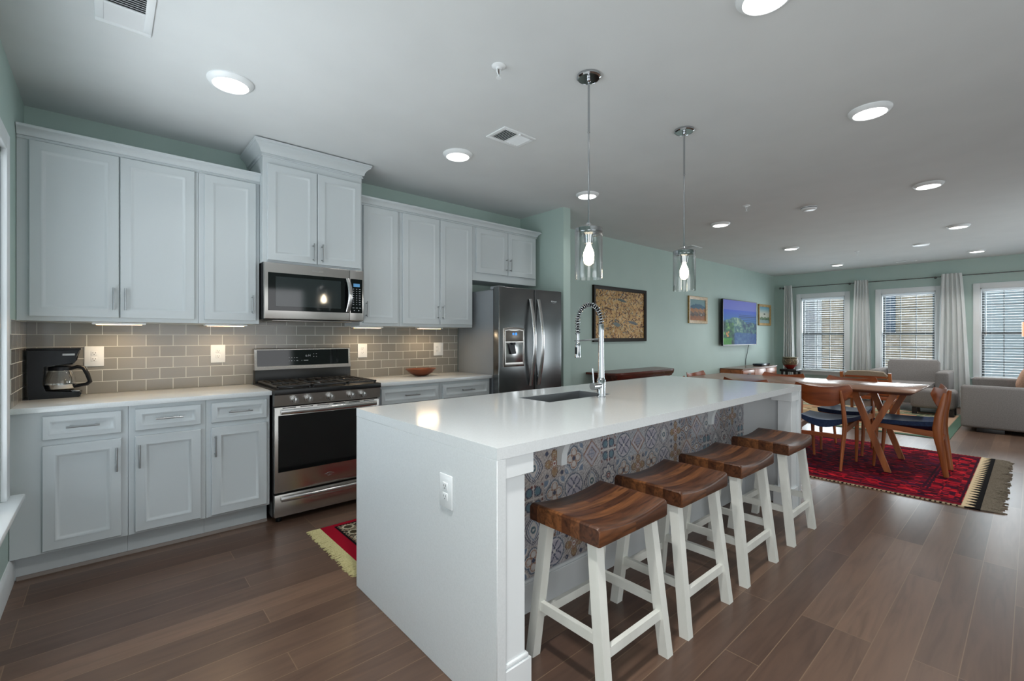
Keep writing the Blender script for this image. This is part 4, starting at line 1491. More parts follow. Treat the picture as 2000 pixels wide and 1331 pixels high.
def ceiling_vent(label, x, y, lx, ly, rz=0.0, along='X'):
    r = thing('ceiling_vent', label, 'vent', (x, y, ZC), group='white ceiling vents')
    m = MB().at((x, y, ZC), rz)
    f = 0.03
    for (a, b, c, d) in ((-lx / 2, lx / 2, -ly / 2, -ly / 2 + f), (-lx / 2, lx / 2, ly / 2 - f, ly / 2), (-lx / 2, -lx / 2 + f, -ly / 2 + f, ly / 2 - f), (lx / 2 - f, lx / 2, -ly / 2 + f, ly / 2 - f)):
        m.box(a, b, c, d, -0.009, -0.0005, 0.003)
    m.build('frame', M['white_plastic'], r)
    m = MB().at((x, y, ZC), rz)
    if along == 'X':
        n = int((ly - 2 * f) / 0.016)
        for k in range(n):
            yy = -ly / 2 + f + (k + 0.5) * (ly - 2 * f) / n
            q = -1 if k < n / 2 else 1
            m.bar((-lx / 2 + f, yy, -0.006), (lx / 2 - f, yy, -0.006), 0.011, 0.0012, up=(0, q * 0.7, 0.7))
        m.box(-lx / 2 + f, lx / 2 - f, -0.006, 0.006, -0.009, -0.003)
    else:
        n = int((lx - 2 * f) / 0.016)
        for k in range(n):
            xx = -lx / 2 + f + (k + 0.5) * (lx - 2 * f) / n
            q = -1 if k < n / 2 else 1
            m.bar((xx, -ly / 2 + f, -0.006), (xx, ly / 2 - f, -0.006), 0.011, 0.0012, up=(q * 0.7, 0, 0.7))
        m.box(-0.005, 0.005, -ly / 2 + f, ly / 2 - f, -0.009, -0.003)
    m.build('louvers', M['white_plastic'], r)
    MB().at((x, y, ZC), rz).box(-lx / 2 + f, lx / 2 - f, -ly / 2 + f, ly / 2 - f, -0.0012, -0.0004).build('duct_opening', M['slot'], r)
    MB().at((x, y, ZC), rz).box(-0.006, 0.006, -ly / 2 + 0.006, -ly / 2 + 0.022, -0.02, -0.009, 0.002).build('damper_lever', M['white_plastic'], r)


ceiling_vent('white ceiling vent at the top left corner of the photo', 0.057, 2.545, 0.195, 0.35)
ceiling_vent('white ceiling vent between the two pendants and the wall cabinets', 2.125, 2.418, 0.292, 0.205, along='Y')
ceiling_vent('white ceiling vent near the television wall, seen behind the farther pendant', 6.84, 3.53, 0.34, 0.20, along='Y')
ceiling_vent('thin white ceiling vent close to the far windows', 11.1, 1.55, 0.12, 0.30)


def sprinkler(label, x, y):
    r = thing('fire_sprinkler', label, 'sprinkler', (x, y, ZC), group='fire sprinklers')
    MB().lathe([(0.036, 0), (0.036, -0.003), (0.030, -0.008), (0.016, -0.011), (0.014, -0.018)], (x, y, ZC), 24).build('escutcheon', M['white_plastic'], r)
    m = MB()
    m.tube([(x - 0.010, y, ZC - 0.015), (x - 0.013, y, ZC - 0.030), (x, y, ZC - 0.052), (x + 0.013, y, ZC - 0.030), (x + 0.010, y, ZC - 0.015)], 0.0035, 8)
    m.cyl((x, y, ZC - 0.050), (x, y, ZC - 0.062), 0.004, n=8)
    m.cyl((x, y, ZC - 0.061), (x, y, ZC - 0.063), 0.014, n=16)
    m.build('deflector', M['white_plastic'], r)
    MB().cyl((x, y, ZC - 0.014), (x, y, ZC - 0.046), 0.0025, n=8).build('glass_bulb', plain('red_bulb', (70, 40, 36), 0.2), r)


sprinkler('white fire sprinkler on the ceiling left of the nearer pendant', 1.519, 1.826)
sprinkler('white fire sprinkler on the ceiling right of the farther pendant', 5.115, 2.02)
sprinkler('small white fire sprinkler on the ceiling towards the far windows', 9.2, 1.90)
sd = thing('smoke_detector', 'flat round white smoke detector on the ceiling above the dining table', 'smoke detector', (5.70, 1.603, ZC))
MB().lathe([(0.075, 0), (0.075, -0.010), (0.066, -0.026), (0.058, -0.030), (0.02, -0.031)], (5.70, 1.603, ZC), 32).build('housing', M['white_plastic'], sd)
MB().lathe([(0.0755, -0.006), (0.0765, -0.007), (0.0765, -0.010), (0.0755, -0.011)], (5.70, 1.603, ZC), 32).build('grille', M['slot'], sd)
sd = thing('smoke_detector', 'slim round white smoke detector on the ceiling towards the far windows', 'smoke detector', (9.25, 1.12, ZC))
MB().lathe([(0.10, 0), (0.10, -0.008), (0.09, -0.018), (0.03, -0.02)], (9.25, 1.12, ZC), 32).build('housing', M['white_plastic'], sd)


# ------------------------------------------------------------------ rugs
def fringe(p0, p1, out, L, step, mat, parent, seed, r=0.0022, z=0.004):
    rng = random.Random(seed)
    p0, p1, out = Vector(p0), Vector(p1), Vector(out)
    n = int((p1 - p0).length / step)
    d = (p1 - p0).normalized()
    m = MB()
    for k in range(n + 1):
        b = p0 + (p1 - p0) * (k / n)
        ll = L * rng.uniform(0.75, 1.08)
        sw = d * rng.uniform(-0.018, 0.018)
        pts = [b + Vector((0, 0, z)), b + out * ll * 0.5 + sw * 0.3 + Vector((0, 0, z + rng.uniform(0, 0.004))), b + out * ll + sw + Vector((0, 0, 0.0025))]
        m.tube(pts, [r * 1.3, r * 1.5, r], 5)
    o = m.build('fringe', mat, parent)
    o['kind'] = 'stuff'
    return o


def small_rug(U, V):       # U along x from the fringe edge, V along y (0.75 wide)
    W, H = 1.5, 0.745
    c = np.tile(np.array([150, 22, 40], float), (len(U), 1))
    e = np.minimum(np.minimum(U - 0.0, W - U), np.minimum(V, H - V))
    e = np.minimum(U, np.minimum(W - U, np.minimum(V * 2.0, (H - V) * 2.0)))
    band = (e > 0.085) & (e < 0.235)
    nz = np.sin(U * 150) * np.sin(V * 170) + 0.6 * np.sin(U * 61 + V * 83) * np.sin(V * 57 - U * 40)
    c[band] = (150, 138, 116)
    c[band & (nz > 0.25)] = (36, 34, 32)
    c[band & (nz < -0.7)] = (110, 36, 40)
    fl = np.hypot((U / 0.10) % 1 - 0.5, (V / 0.10) % 1 - 0.5)
    c[band & (fl < 0.30)] = (70, 62, 48)
    c[band & (np.abs(fl - 0.33) < 0.06)] = (196, 186, 160)
    c[(np.abs(e - 0.085) < 0.006) | (np.abs(e - 0.235) < 0.006)] = (24, 22, 26)
    inner = e > 0.25
    md = np.abs((U - W / 2)) / 0.5 + np.abs(V - H / 2) / 0.2
    c[inner & (np.abs(md - 1) < 0.12)] = (30, 28, 34)
    c[inner & (np.abs(md - 0.7) < 0.08)] = (180, 168, 140)
    return c


rk = thing('area_rug', 'small red rug with cream fringe on the floor between range and island', 'rug', (1.8, 2.76, 0))
painted_grid('pile', (1.062, 2.385, 0.008), (1, 0, 0), (0, 1, 0), 1.5, 0.745, 300, 150, small_rug, M['woven'], rk, 0.0075)
fringe((1.062, 2.387, 0), (1.062, 3.128, 0), (-1, 0, 0), 0.088, 0.0042, M['fringe_cream'], rk, 3, 0.0026)
fringe((2.562, 2.387, 0), (2.562, 3.128, 0), (1, 0, 0), 0.088, 0.0085, M['fringe_cream'], rk, 4)

RUGX0, RUGX1, RUGY0, RUGY1 = 4.82, 6.92, 0.255, 3.35


def dining_rug(U, V):      # U along x (2.1), V along y
    W, H = RUGX1 - RUGX0, RUGY1 - RUGY0
    rng = np.random.RandomState(5)
    base = np.array([104, 16, 32], float)
    c = np.tile(base, (len(U), 1))
    # irregular woven dashes
    gi = np.floor(U / 0.021).astype(int)
    off = rng.rand(400)[gi % 400] * 0.3
    gj = np.floor((V + off) / 0.046).astype(int)
    rnd = rng.rand(400, 400)[gi % 400, gj % 400]
    c[rnd < 0.30] = (64, 14, 28)
    c[(rnd > 0.33) & (rnd < 0.55)] = (70, 20, 48)
    c[rnd > 0.80] = (132, 18, 36)
    c[rnd > 0.94] = (182, 30, 44)
    e = np.minimum(np.minimum(U, W - U), np.minimum(V, H - V))
    # border of bright blocks
    b1 = (e > 0.10) & (e < 0.34)
    su = np.floor(U / 0.125).astype(int)
    sv = np.floor(V / 0.125).astype(int)
    ee = np.floor(e / 0.08).astype(int)
    chk = ((su + sv + ee) % 2 == 0)
    c[b1] = c[b1] * 0.9
    fine = (np.sin(U * 210) > -0.4)
    c[b1 & chk & fine & (rnd > 0.18)] = (186, 24, 40)
    c[b1 & chk & (rnd > 0.86)] = (205, 38, 48)
    for lv in (0.08, 0.115, 0.33, 0.36):
        c[np.abs(e - lv) < 0.008] = (56, 18, 36)
    c[e < 0.07] = (112, 16, 34)
    # kilim band at the two ends
    end = V < 0.100
    zig = 0.086 - 0.062 * (1 - np.abs(((U / 0.085) % 1) * 2 - 1))
    c[end] = (24, 22, 22)
    c[end & (V > zig)] = (218, 196, 160)
    end2 = V > H - 0.055
    c[end2] = (206, 180, 142)
    cord = (e < 0.012) & ~end
    c[cord] = (200, 178, 146)
    c[cord & (((U + V) / 0.03) % 1 < 0.4)] = (26, 22, 22)
    return c


rd = thing('area_rug', 'dark crimson patterned rug with grey fringe under the dining table', 'rug', ((RUGX0 + RUGX1) / 2, 1.9, 0))
painted_grid('pile', (RUGX0, RUGY0, 0.010), (1, 0, 0), (0, 1, 0), RUGX1 - RUGX0, RUGY1 - RUGY0, 420, 560, dining_rug, M['woven'], rd, 0.0095)
fringe((RUGX0 + 0.01, RUGY0, 0), (RUGX1 - 0.01, RUGY0, 0), (0.12, -1, 0), 0.125, 0.013, M['fringe_grey'], rd, 8, 0.0034, 0.005)


def living_rug(U, V):
    W, H = 2.6, 2.75
    e = np.minimum(np.minimum(U, W - U), np.minimum(V, H - V))
    c = np.tile(np.array([176, 150, 112], float), (len(U), 1))
    for a, b, col in ((0, 0.10, (84, 106, 92)), (0.10, 0.26, (184, 152, 128)), (0.26, 0.30, (96, 120, 96)), (0.30, 0.52, (184, 176, 148)), (0.52, 0.56, (96, 120, 96)), (0.56, 0.70, (190, 140, 108))):
        c[(e >= a) & (e < b)] = col
    k = (e > 0.31) & (e < 0.51) & (np.sin(U * 46) * np.sin(V * 46) > 0.15)
    c[k] = (98, 128, 100)
    k = (e > 0.72) & (np.sin(U * 14 + 2 * np.sin(V * 7)) * np.sin(V * 15 + 2 * np.sin(U * 6)) > 0.55)
    c[k] = (120, 92, 72)
    k = (e > 0.72) & (np.sin(U * 11 + 1) * np.sin(V * 9 + 2) < -0.7)
    c[k] = (206, 190, 160)
    return c


rl = thing('area_rug', 'pale rug with green and peach striped border under the grey ottoman', 'rug', (9.1, 2.0, 0))
painted_grid('pile', (7.80, 0.68, 0.009), (1, 0, 0), (0, 1, 0), 2.6, 2.75, 200, 200, living_rug, M['woven'], rl, 0.0085)

# ------------------------------------------------------------------ dining table
TZ = 0.78
TX0, TX1, TY0, TY1 = 5.41, 6.40, 0.70, 2.86
tb = thing('dining_table', 'long walnut dining table with splayed legs standing on the crimson rug', 'table', ((TX0 + TX1) / 2, (TY0 + TY1) / 2, 0.01))
m = MB()
rings = []
for ins, z in ((0.035, TZ - 0.034), (0.010, TZ - 0.016), (0.0, TZ - 0.010), (0.0, TZ - 0.002), (0.002, TZ)):
    x0, x1, y0, y1 = TX0 + ins, TX1 - ins, TY0 + ins, TY1 - ins
    cr_ = 0.02
    rings.append([(x0 + cr_, y0, z), (x1 - cr_, y0, z), (x1, y0 + cr_, z), (x1, y1 - cr_, z), (x1 - cr_, y1, z), (x0 + cr_, y1, z), (x0, y1 - cr_, z), (x0, y0 + cr_, z)])
m.loft(rings)
m.build('tabletop', M['table_top'], tb)
for (fx, tx) in ((5.50, 5.55), (6.20, 6.26)):
    for end in (0, 1):
        def yy(v):
            return v if end == 0 else TY0 + TY1 - v
        leg = MB().post((fx, yy(0.90), 0.0105), (tx, yy(1.17), TZ - 0.0345), 0.03, 0.05, 0.034, 0.065).build('leg', M['teak'], tb)
        MB().post((fx + 0.026, yy(1.03), 0.37), (tx + 0.002, yy(0.86), TZ - 0.0345), 0.026, 0.055).build('brace', M['teak'], leg)
for y_ in (1.14, TY0 + TY1 - 1.14):
    MB().box(5.54, 6.27, y_ - 0.02, y_ + 0.02, TZ - 0.09, TZ - 0.0345, 0.003).build('cross_rail', M['teak_x'], tb)
MB().box(5.87, 5.93, 1.16, TY0 + TY1 - 1.16, TZ - 0.09, TZ - 0.0345, 0.003).build('center_rail', M['teak_y'], tb)


# ------------------------------------------------------------------ dining chairs (local: front towards +x)
def make_chair():
    r = thing('dining_chair', None, 'chair')
    # seat pad, scooped at the back
    m = MB()
    nx, ny = 10, 12
    def seat_pt(i, j):
        s = i / nx
        t = -1 + 2 * j / ny
        x = -0.20 + 0.43 * s
        half = 0.195 + 0.03 * s
        y = half * t
        z = 0.452 + 0.02 * s - 0.018 * math.cos(t * PI / 2) * (1 - 0.3 * s) + 0.018 * (1 - s) ** 3
        z += 0.022 * abs(t) ** 2 * (1 - s)
        return x, y, z
    topv = [[seat_pt(i, j) for j in range(ny + 1)] for i in range(nx + 1)]
    rings = []
    for i in range(nx + 1):
        tp = topv[i]
        e = 0.012
        ring = [(p[0], p[1], p[2]) for p in tp]
        ring += [(p[0], p[1] * 0.97, p[2] - 0.042 - 0.030 * (1 - i / nx) * math.cos(min(1, abs(p[1]) / 0.2) * PI / 2)) for p in reversed(tp)]
        rings.append(ring)
    m.loft(rings)
    m.build('seat', M['navy'], r)
    # rear legs / back posts with the outward bend at seat height
    for sy in (-1, 1):
        pts = [(-0.285, 0.172, 0.0), (-0.262, 0.180, 0.17), (-0.235, 0.190, 0.34), (-0.228, 0.193, 0.43), (-0.238, 0.188, 0.54), (-0.262, 0.180, 0.66), (-0.278, 0.172, 0.755)]
        wd_ = [0.020, 0.025, 0.033, 0.036, 0.032, 0.024, 0.014]
        m = MB().tube([(x, sy * y, z) for x, y, z in pts], wd_, 12, True, sx=0.55, up=(1, 0, 0))
        m.build('rear_leg', M['teak'], r)
        m = MB().tube([(0.235, sy * 0.185, 0.0), (0.222, sy * 0.192, 0.22), (0.210, sy * 0.196, 0.428)], [0.011, 0.0165, 0.019], 12, True)
        m.build('front_leg', M['teak'], r)
        m = MB().bar((-0.225, sy * 0.186, 0.375), (0.205, sy * 0.194, 0.410), 0.022, 0.055, h1=0.045)
        m.build('side_rail', M['teak_x'], r)
    MB().bar((0.206, -0.185, 0.402), (0.206, 0.185, 0.402), 0.022, 0.045).build('front_rail', M['teak_y'], r)
    MB().bar((-0.238, -0.18, 0.315), (-0.238, 0.18, 0.315), 0.022, 0.038).build('rear_stretcher', M['teak_y'], r)
    # curved back panel
    m = MB()
    nj = 24
    hw = 0.245
    rings = []
    for j in range(nj + 1):
        t = -1 + 2 * j / nj
        y = hw * t
        x = -0.262 + 0.075 * t * t
        zt = 0.782 + 0.038 * abs(t) ** 2.0
        if abs(t) > 0.9:
            zt -= (abs(t) - 0.9) ** 2 * 5.0
        zb = 0.592 + 0.150 * abs(t) ** 3.0
        zb = min(zb, zt - 0.03)
        lean = -0.10
        def px(z, off):
            return x + off + lean * (z - 0.70)
        zm1, zm2 = zb + (zt - zb) * 0.33, zb + (zt - zb) * 0.67
        h_ = 0.006
        ring = [(px(zb, -h_ * 0.4), y, zb), (px(zm1, -h_), y, zm1), (px(zm2, -h_), y, zm2), (px(zt, -h_ * 0.4), y, zt), (px(zt, h_ * 0.4), y, zt), (px(zm2, h_), y, zm2), (px(zm1, h_), y, zm1), (px(zb, h_ * 0.4), y, zb)]
        rings.append(ring)
    m.loft(rings)
    m.build('backrest', M['teak_y'], r)
    return r


ch0 = make_chair()
chairs = [ch0] + [copy_tree(ch0) for _ in range(5)]
cs = [((5.478, 1.372, 0.0135), 0.0, 'teak dining chair with blue seat, its back turned to the island\'s far corner'),
      ((5.485, 2.10, 0.0135), 0.0, 'teak dining chair partly hidden behind the island top, on the table\'s near side'),
      ((6.25, 1.385, 0.0135), PI, 'teak dining chair across the table, in front of the beige lounge chair'),
      ((6.25, 2.10, 0.0135), PI, 'teak dining chair across the table, in front of the drum and credenza'),
      ((5.842, 0.80, 0.0135), PI / 2, 'teak dining chair with blue seat at the table\'s near end, seen from the side'),
      ((5.83, 2.74, 0.0135), -PI / 2, 'teak dining chair at the table\'s far end, beside the mahogany chest')]
for o, (p_, rz, lb) in zip(chairs, cs):
    o.location = p_
    o.rotation_euler = (0, 0, rz)
    tag(o, lb, 'chair', 'teak dining chairs')

# ------------------------------------------------------------------ living room
def rbox(name, x0, x1, y0, y1, z0, z1, bev, mat, parent, seg=4):
    return MB().box(x0, x1, y0, y1, z0, z1, bev, seg).build(name, mat, parent, angle=60)


sf = thing('sofa', 'grey fabric sofa at the right edge with its arm towards the dining area', 'sofa', (9.75, 0.2, 0))
rbox('arm', 8.75, 8.93, -0.30, 0.655, 0.055, 0.620, 0.035, M['grey_fabric'], sf)
rbox('arm', 10.60, 10.78, -0.30, 0.655, 0.055, 0.620, 0.035, M['grey_fabric'], sf)
rbox('base', 8.93, 10.60, -0.30, 0.63, 0.075, 0.30, 0.02, M['grey_fabric'], sf)
rbox('backrest', 8.93, 10.60, -0.34, -0.12, 0.20, 0.82, 0.05, M['grey_fabric'], sf)
for a in (8.935, 9.77):
    rbox('seat_cushion', a, a + 0.825, -0.115, 0.64, 0.302, 0.455, 0.04, M['grey_fabric'], sf)
for xx in (8.80, 10.70):
    for yy_ in (-0.24, 0.40):
        MB().box(xx - 0.03, xx + 0.03, yy_ - 0.16, yy_ + 0.10, 0.0, 0.056, 0.003).build('foot', M['dark_leg'], sf)
cu = MB()
cu.at((10.385, 0.075, 0.648), 0.0, rx=math.radians(18))
t_ = bmesh.new()
bmesh.ops.create_uvsphere(t_, u_segments=24, v_segments=14, radius=1)
for v in t_.verts:
    x, y, z = v.co
    se = lambda q: math.copysign(abs(q) ** 0.6, q)
    v.co = Vector((se(x) * 0.20, y * 0.075, se(z) * 0.185))
cu._merge(t_)
cu_o = cu.build('throw_pillow', M['peach_fabric'], None, angle=80)
tag(cu_o, 'peach throw pillow leaning in the far corner of the grey sofa', 'pillow')

ac = thing('armchair', 'grey fabric armchair in front of the middle far window', 'armchair', (10.95, 1.47, 0))
rbox('base', 10.46, 11.20, 1.02, 1.93, 0.13, 0.30, 0.02, M['grey_fabric'], ac)
rbox('arm', 10.45, 11.25, 0.92, 1.09, 0.13, 0.69, 0.04, M['grey_fabric'], ac)
rbox('arm', 10.45, 11.25, 1.82, 1.99, 0.13, 0.69, 0.04, M['grey_fabric'], ac)
rbox('seat_cushion', 10.46, 11.12, 1.095, 1.815, 0.302, 0.475, 0.045, M['grey_fabric'], ac)
MB().loft([[(11.02, 1.10, 0.44), (11.22, 1.10, 0.30), (11.22, 1.81, 0.30), (11.02, 1.81, 0.44)],
           [(11.06, 1.10, 0.80), (11.27, 1.10, 0.80), (11.27, 1.81, 0.80), (11.06, 1.81, 0.80)],
           [(11.09, 1.13, 0.855), (11.26, 1.13, 0.865), (11.26, 1.78, 0.865), (11.09, 1.78, 0.855)]]).build('backrest', M['grey_fabric'], ac)
for xx in (10.52, 11.16):
    for yy_ in (0.99, 1.92):
        MB().cyl((xx, yy_, 0), (xx, yy_, 0.131), 0.018, 0.028, n=10).build('leg', M['dark_leg'], ac)

ot = thing('ottoman', 'grey fabric ottoman with black block legs on the striped rug edge', 'ottoman', (10.5, 1.07, 0.0))
rbox('cushion', 10.20, 10.43, 0.80, 1.345, 0.125, 0.41, 0.05, M['grey_fabric'], ot)
bpy.data.objects.remove(ot.children[0])
rbox('cushion', 9.98, 10.42, 0.80, 1.345, 0.115, 0.42, 0.055, M['grey_fabric'], ot)
for xx in (10.03, 10.37):
    for yy_ in (0.85, 1.295):
        MB().bar((xx, yy_, 0.0095), (xx, yy_, 0.117), 0.06, 0.06, up=(1, 0, 0)).build('leg', M['dark_leg'], ot)

# beige lounge chair seen from behind
lc = thing('lounge_chair', 'low wood-framed lounge chair with beige back, facing away from the dining table', 'chair', (9.3, 1.765, 0))
LX = 9.05
m = MB()
rings = []
for j in range(13):
    t = -1 + 2 * j / 12
    y = 1.765 + 0.28 * t
    zt = 0.735 - 0.02 * t * t - (0.05 * max(0, abs(t) - 0.85) / 0.15)
    rings.append([(LX + 0.10, y, 0.30), (LX - 0.02, y, zt), (LX + 0.03, y, zt + 0.012), (LX + 0.08, y, zt - 0.005), (LX + 0.20, y, 0.30)])
m.loft(rings)
m.build('backrest', M['beige_fabric'], lc)
rbox('seat_cushion', LX + 0.16, LX + 0.72, 1.50, 2.03, 0.27, 0.40, 0.04, M['beige_fabric'], lc)
for y_ in (1.455, 2.075):
    MB().post((LX + 0.14, y_, 0.0095), (LX - 0.015, y_, 0.715), 0.045, 0.04).build('back_post', M['teak'], lc)
    MB().post((LX + 0.66, y_, 0.0095), (LX + 0.62, y_, 0.50), 0.045, 0.035).build('front_leg', M['teak'], lc)
    MB().bar((LX + 0.02, y_, 0.505), (LX + 0.70, y_, 0.515), 0.05, 0.028).build('armrest', M['teak_x'], lc)
    MB().bar((LX + 0.12, y_, 0.235), (LX + 0.64, y_, 0.255), 0.025, 0.05).build('side_rail', M['teak_x'], lc)
MB().box(LX + 0.045, LX + 0.06, 1.46, 2.07, 0.285, 0.345, 0.004).build('back_rail', M['teak_y'], lc)
MB().box(LX + 0.63, LX + 0.66, 1.46, 2.07, 0.285, 0.345, 0.004).build('front_rail', M['teak_y'], lc)
m = MB()
for k in range(7):
    z = 0.30 + k * 0.055
    m.box(LX + 0.062 - (z - 0.3) * 0.22, LX + 0.076 - (z - 0.3) * 0.22, 1.475, 2.055, z, z + 0.03)
m.build('back_slats', M['teak_y'], lc)

# credenza, cable box, drum on a stand
kx0, kx1, ky0, ky1, kz = 8.78, 10.50, 3.53, 3.945, 0.685
cz = thing('credenza', 'long low teak credenza against the wall under the television', 'sideboard', ((kx0 + kx1) / 2, (ky0 + ky1) / 2, 0))
MB().box(kx0, kx1, ky0, ky1, kz - 0.022, kz, 0.002, 1).build('top', M['table_top'], cz)
MB().box(kx0 + 0.002, kx1 - 0.002, ky0 + 0.02, ky1, 0.16, kz - 0.0225, 0.002, 1).build('carcass', M['teak_x'], cz)
for k in range(3):
    z1 = kz - 0.035 - k * 0.155
    d = MB().box(kx0 + 0.02, kx0 + 0.55, ky0 + 0.004, ky0 + 0.0195, z1 - 0.145, z1, 0.003).build('drawer', M['teak_x'], cz)
    MB().box(kx0 + 0.22, kx0 + 0.35, ky0 - 0.012, ky0 + 0.004, z1 - 0.08, z1 - 0.06, 0.004).build('pull', M['dark_leg'], d)
for a, b in ((kx0 + 0.57, kx0 + 1.13), (kx0 + 1.15, kx1 - 0.02)):
    d = MB().box(a, b, ky0 + 0.004, ky0 + 0.0195, 0.18, kz - 0.035, 0.003).build('sliding_door', M['teak_x'], cz)
    MB().cyl((a + 0.05, ky0 + 0.0045, 0.42), (a + 0.05, ky0 - 0.004, 0.42), 0.018, n=14).build('finger_pull', M['dark_leg'], d)
for xx in (kx0 + 0.12, kx1 - 0.12):
    for yy_ in (ky0 + 0.07, ky1 - 0.06):
        MB().cyl((xx, yy_, 0), (xx, yy_, 0.161), 0.013, 0.02, n=10).build('leg', M['teak'], cz)
cb = MB().box(9.93, 10.36, 3.62, 3.80, kz + 0.006, kz + 0.045, 0.005)
for (a, b) in ((9.96, 3.64), (10.33, 3.64), (9.96, 3.78), (10.33, 3.78)):
    cb.cyl((a, b, kz), (a, b, kz + 0.007), 0.012, n=8)
tag(cb.build('media_player', plain('blue_black_box', (18, 28, 44), 0.2)), 'flat black media player box on top of the credenza', 'media player')
dst = thing('drum_stand', 'small dark stand under the painted drum in the far corner', 'stand', (11.05, 3.45, 0))
MB().box(10.87, 11.23, 3.29, 3.61, 0.535, 0.588, 0.01).build('top', M['dark_leg'], dst)
for xx in (10.91, 11.19):
    for yy_ in (3.33, 3.57):
        MB().tube([(xx, yy_, 0.0), (xx, yy_, 0.30), (xx, yy_, 0.536)], [0.020, 0.017, 0.028], 10).build('leg', M['dark_leg'], dst)
dm = thing('painted_drum', 'round painted drum with red base on the dark stand in the corner', 'drum', (11.05, 3.46, 0.589))
MB().lathe([(0.055, 0.0), (0.070, 0.012), (0.085, 0.03)], (11.05, 3.46, 0.589), 28).build('foot', M['red_paint'], dm)
MB().lathe([(0.085, 0.0301), (0.135, 0.09)], (11.05, 3.46, 0.589), 28).build('lower_body', M['red_paint'], dm)
MB().lathe([(0.1351, 0.0901), (0.150, 0.14), (0.150, 0.185), (0.135, 0.225), (0.132, 0.228)], (11.05, 3.46, 0.589), 28).build('upper_body', M['pottery'], dm)
MB().lathe([(0.140, 0.2285), (0.146, 0.236), (0.146, 0.250), (0.138, 0.254), (0.02, 0.252)], (11.05, 3.46, 0.589), 28).build('rim', plain('olive_rim', (112, 106, 84), 0.6), dm)

# mahogany chest
mh = thing('mahogany_sideboard', 'mahogany sideboard with shaped overhanging top behind the island, against the wall', 'sideboard', (5.65, 3.72, 0))
hz = 0.808
out = [(4.80, 3.95), (4.80, 3.86), (4.83, 3.80), (4.86, 3.62), (4.93, 3.545), (5.05, 3.515), (6.20, 3.505), (6.33, 3.53), (6.41, 3.60), (6.47, 3.80), (6.50, 3.86), (6.50, 3.95)]
MB().prism(out, 'Z', hz - 0.026, hz).build('top', M['mahogany'], mh)
MB().box(4.96, 6.30, 3.57, 3.945, 0.12, hz - 0.0265, 0.004).build('carcass', M['mahogany'], mh)
MB().sweep([(4.96, 3.94), (4.96, 3.57), (6.30, 3.57), (6.30, 3.94)], [(0, 0.705), (0.012, 0.71), (0.016, 0.73), (0.030, 0.745), (0.036, 0.7815), (0, 0.7815)]).build('cornice', M['mahogany'], mh)
for k in range(3):
    x0 = 4.99 + k * 0.435
    d = MB().box(x0, x0 + 0.41, 3.556, 3.5695, 0.50, 0.695, 0.004).build('drawer', M['mahogany'], mh)
    MB().cyl((x0 + 0.205, 3.556, 0.6), (x0 + 0.205, 3.535, 0.6), 0.014, n=12).build('knob', M['gold'], d)
    MB().box(x0, x0 + 0.41, 3.556, 3.5695, 0.15, 0.485, 0.004).build('door', M['mahogany'], mh)
for xx in (5.0, 6.26):
    for yy_ in (3.61, 3.91):
        MB().cyl((xx, yy_, 0), (xx, yy_, 0.121), 0.022, 0.032, n=10).build('foot', M['mahogany'], mh)

# floor lamp at the right edge
fl = thing('floor_lamp', 'floor lamp with lit peach shade at the right edge beside the sofa', 'lamp', (10.95, -0.05, 0))
MB().lathe([(0.14, 0), (0.14, 0.015), (0.03, 0.03), (0.012, 0.035)], (10.95, -0.05, 0), 28).build('base', M['dark_leg'], fl)
MB().cyl((10.95, -0.05, 0.03), (10.95, -0.05, 1.33), 0.011, n=12).build('pole', M['dark_leg'], fl)
MB().lathe([(0.165, 1.285), (0.165, 1.515), (0.1635, 1.515), (0.1635, 1.285)], (10.95, -0.05, 0), 28, cap=False).build('lamp_shade', M['peach_shade'], fl)
MB().lathe([(0.015, 1.33), (0.03, 1.36), (0.035, 1.39), (0.02, 1.42)], (10.95, -0.05, 0), 14).build('bulb', M['lamp_lens'], fl)


# ------------------------------------------------------------------ pictures and television
def frame_mesh(x0, x1, z0, z1, yw, fw, depth, mat, parent, lip=0.006):
    m = MB()
    prof = [(0.0, yw), (0.0, yw - depth + 0.004), (0.004, yw - depth), (fw * 0.45, yw - depth * 0.9), (fw * 0.8, yw - depth * 0.75), (fw, yw - depth * 0.62), (fw, yw - 0.003)]
    rings = []
    for ins, y in prof:
        rings.append([(x0 + ins, y, z0 + ins), (x1 - ins, y, z0 + ins), (x1 - ins, y, z1 - ins), (x0 + ins, y, z1 - ins)])
    m.loft(rings, True, False)
    m.box(x0 + fw * 0.5, x1 - fw * 0.5, yw - 0.006, yw - 0.0005, z0 + fw * 0.5, z1 - fw * 0.5)
    return m.build('frame', mat, parent)


YW = YBL - 0.001


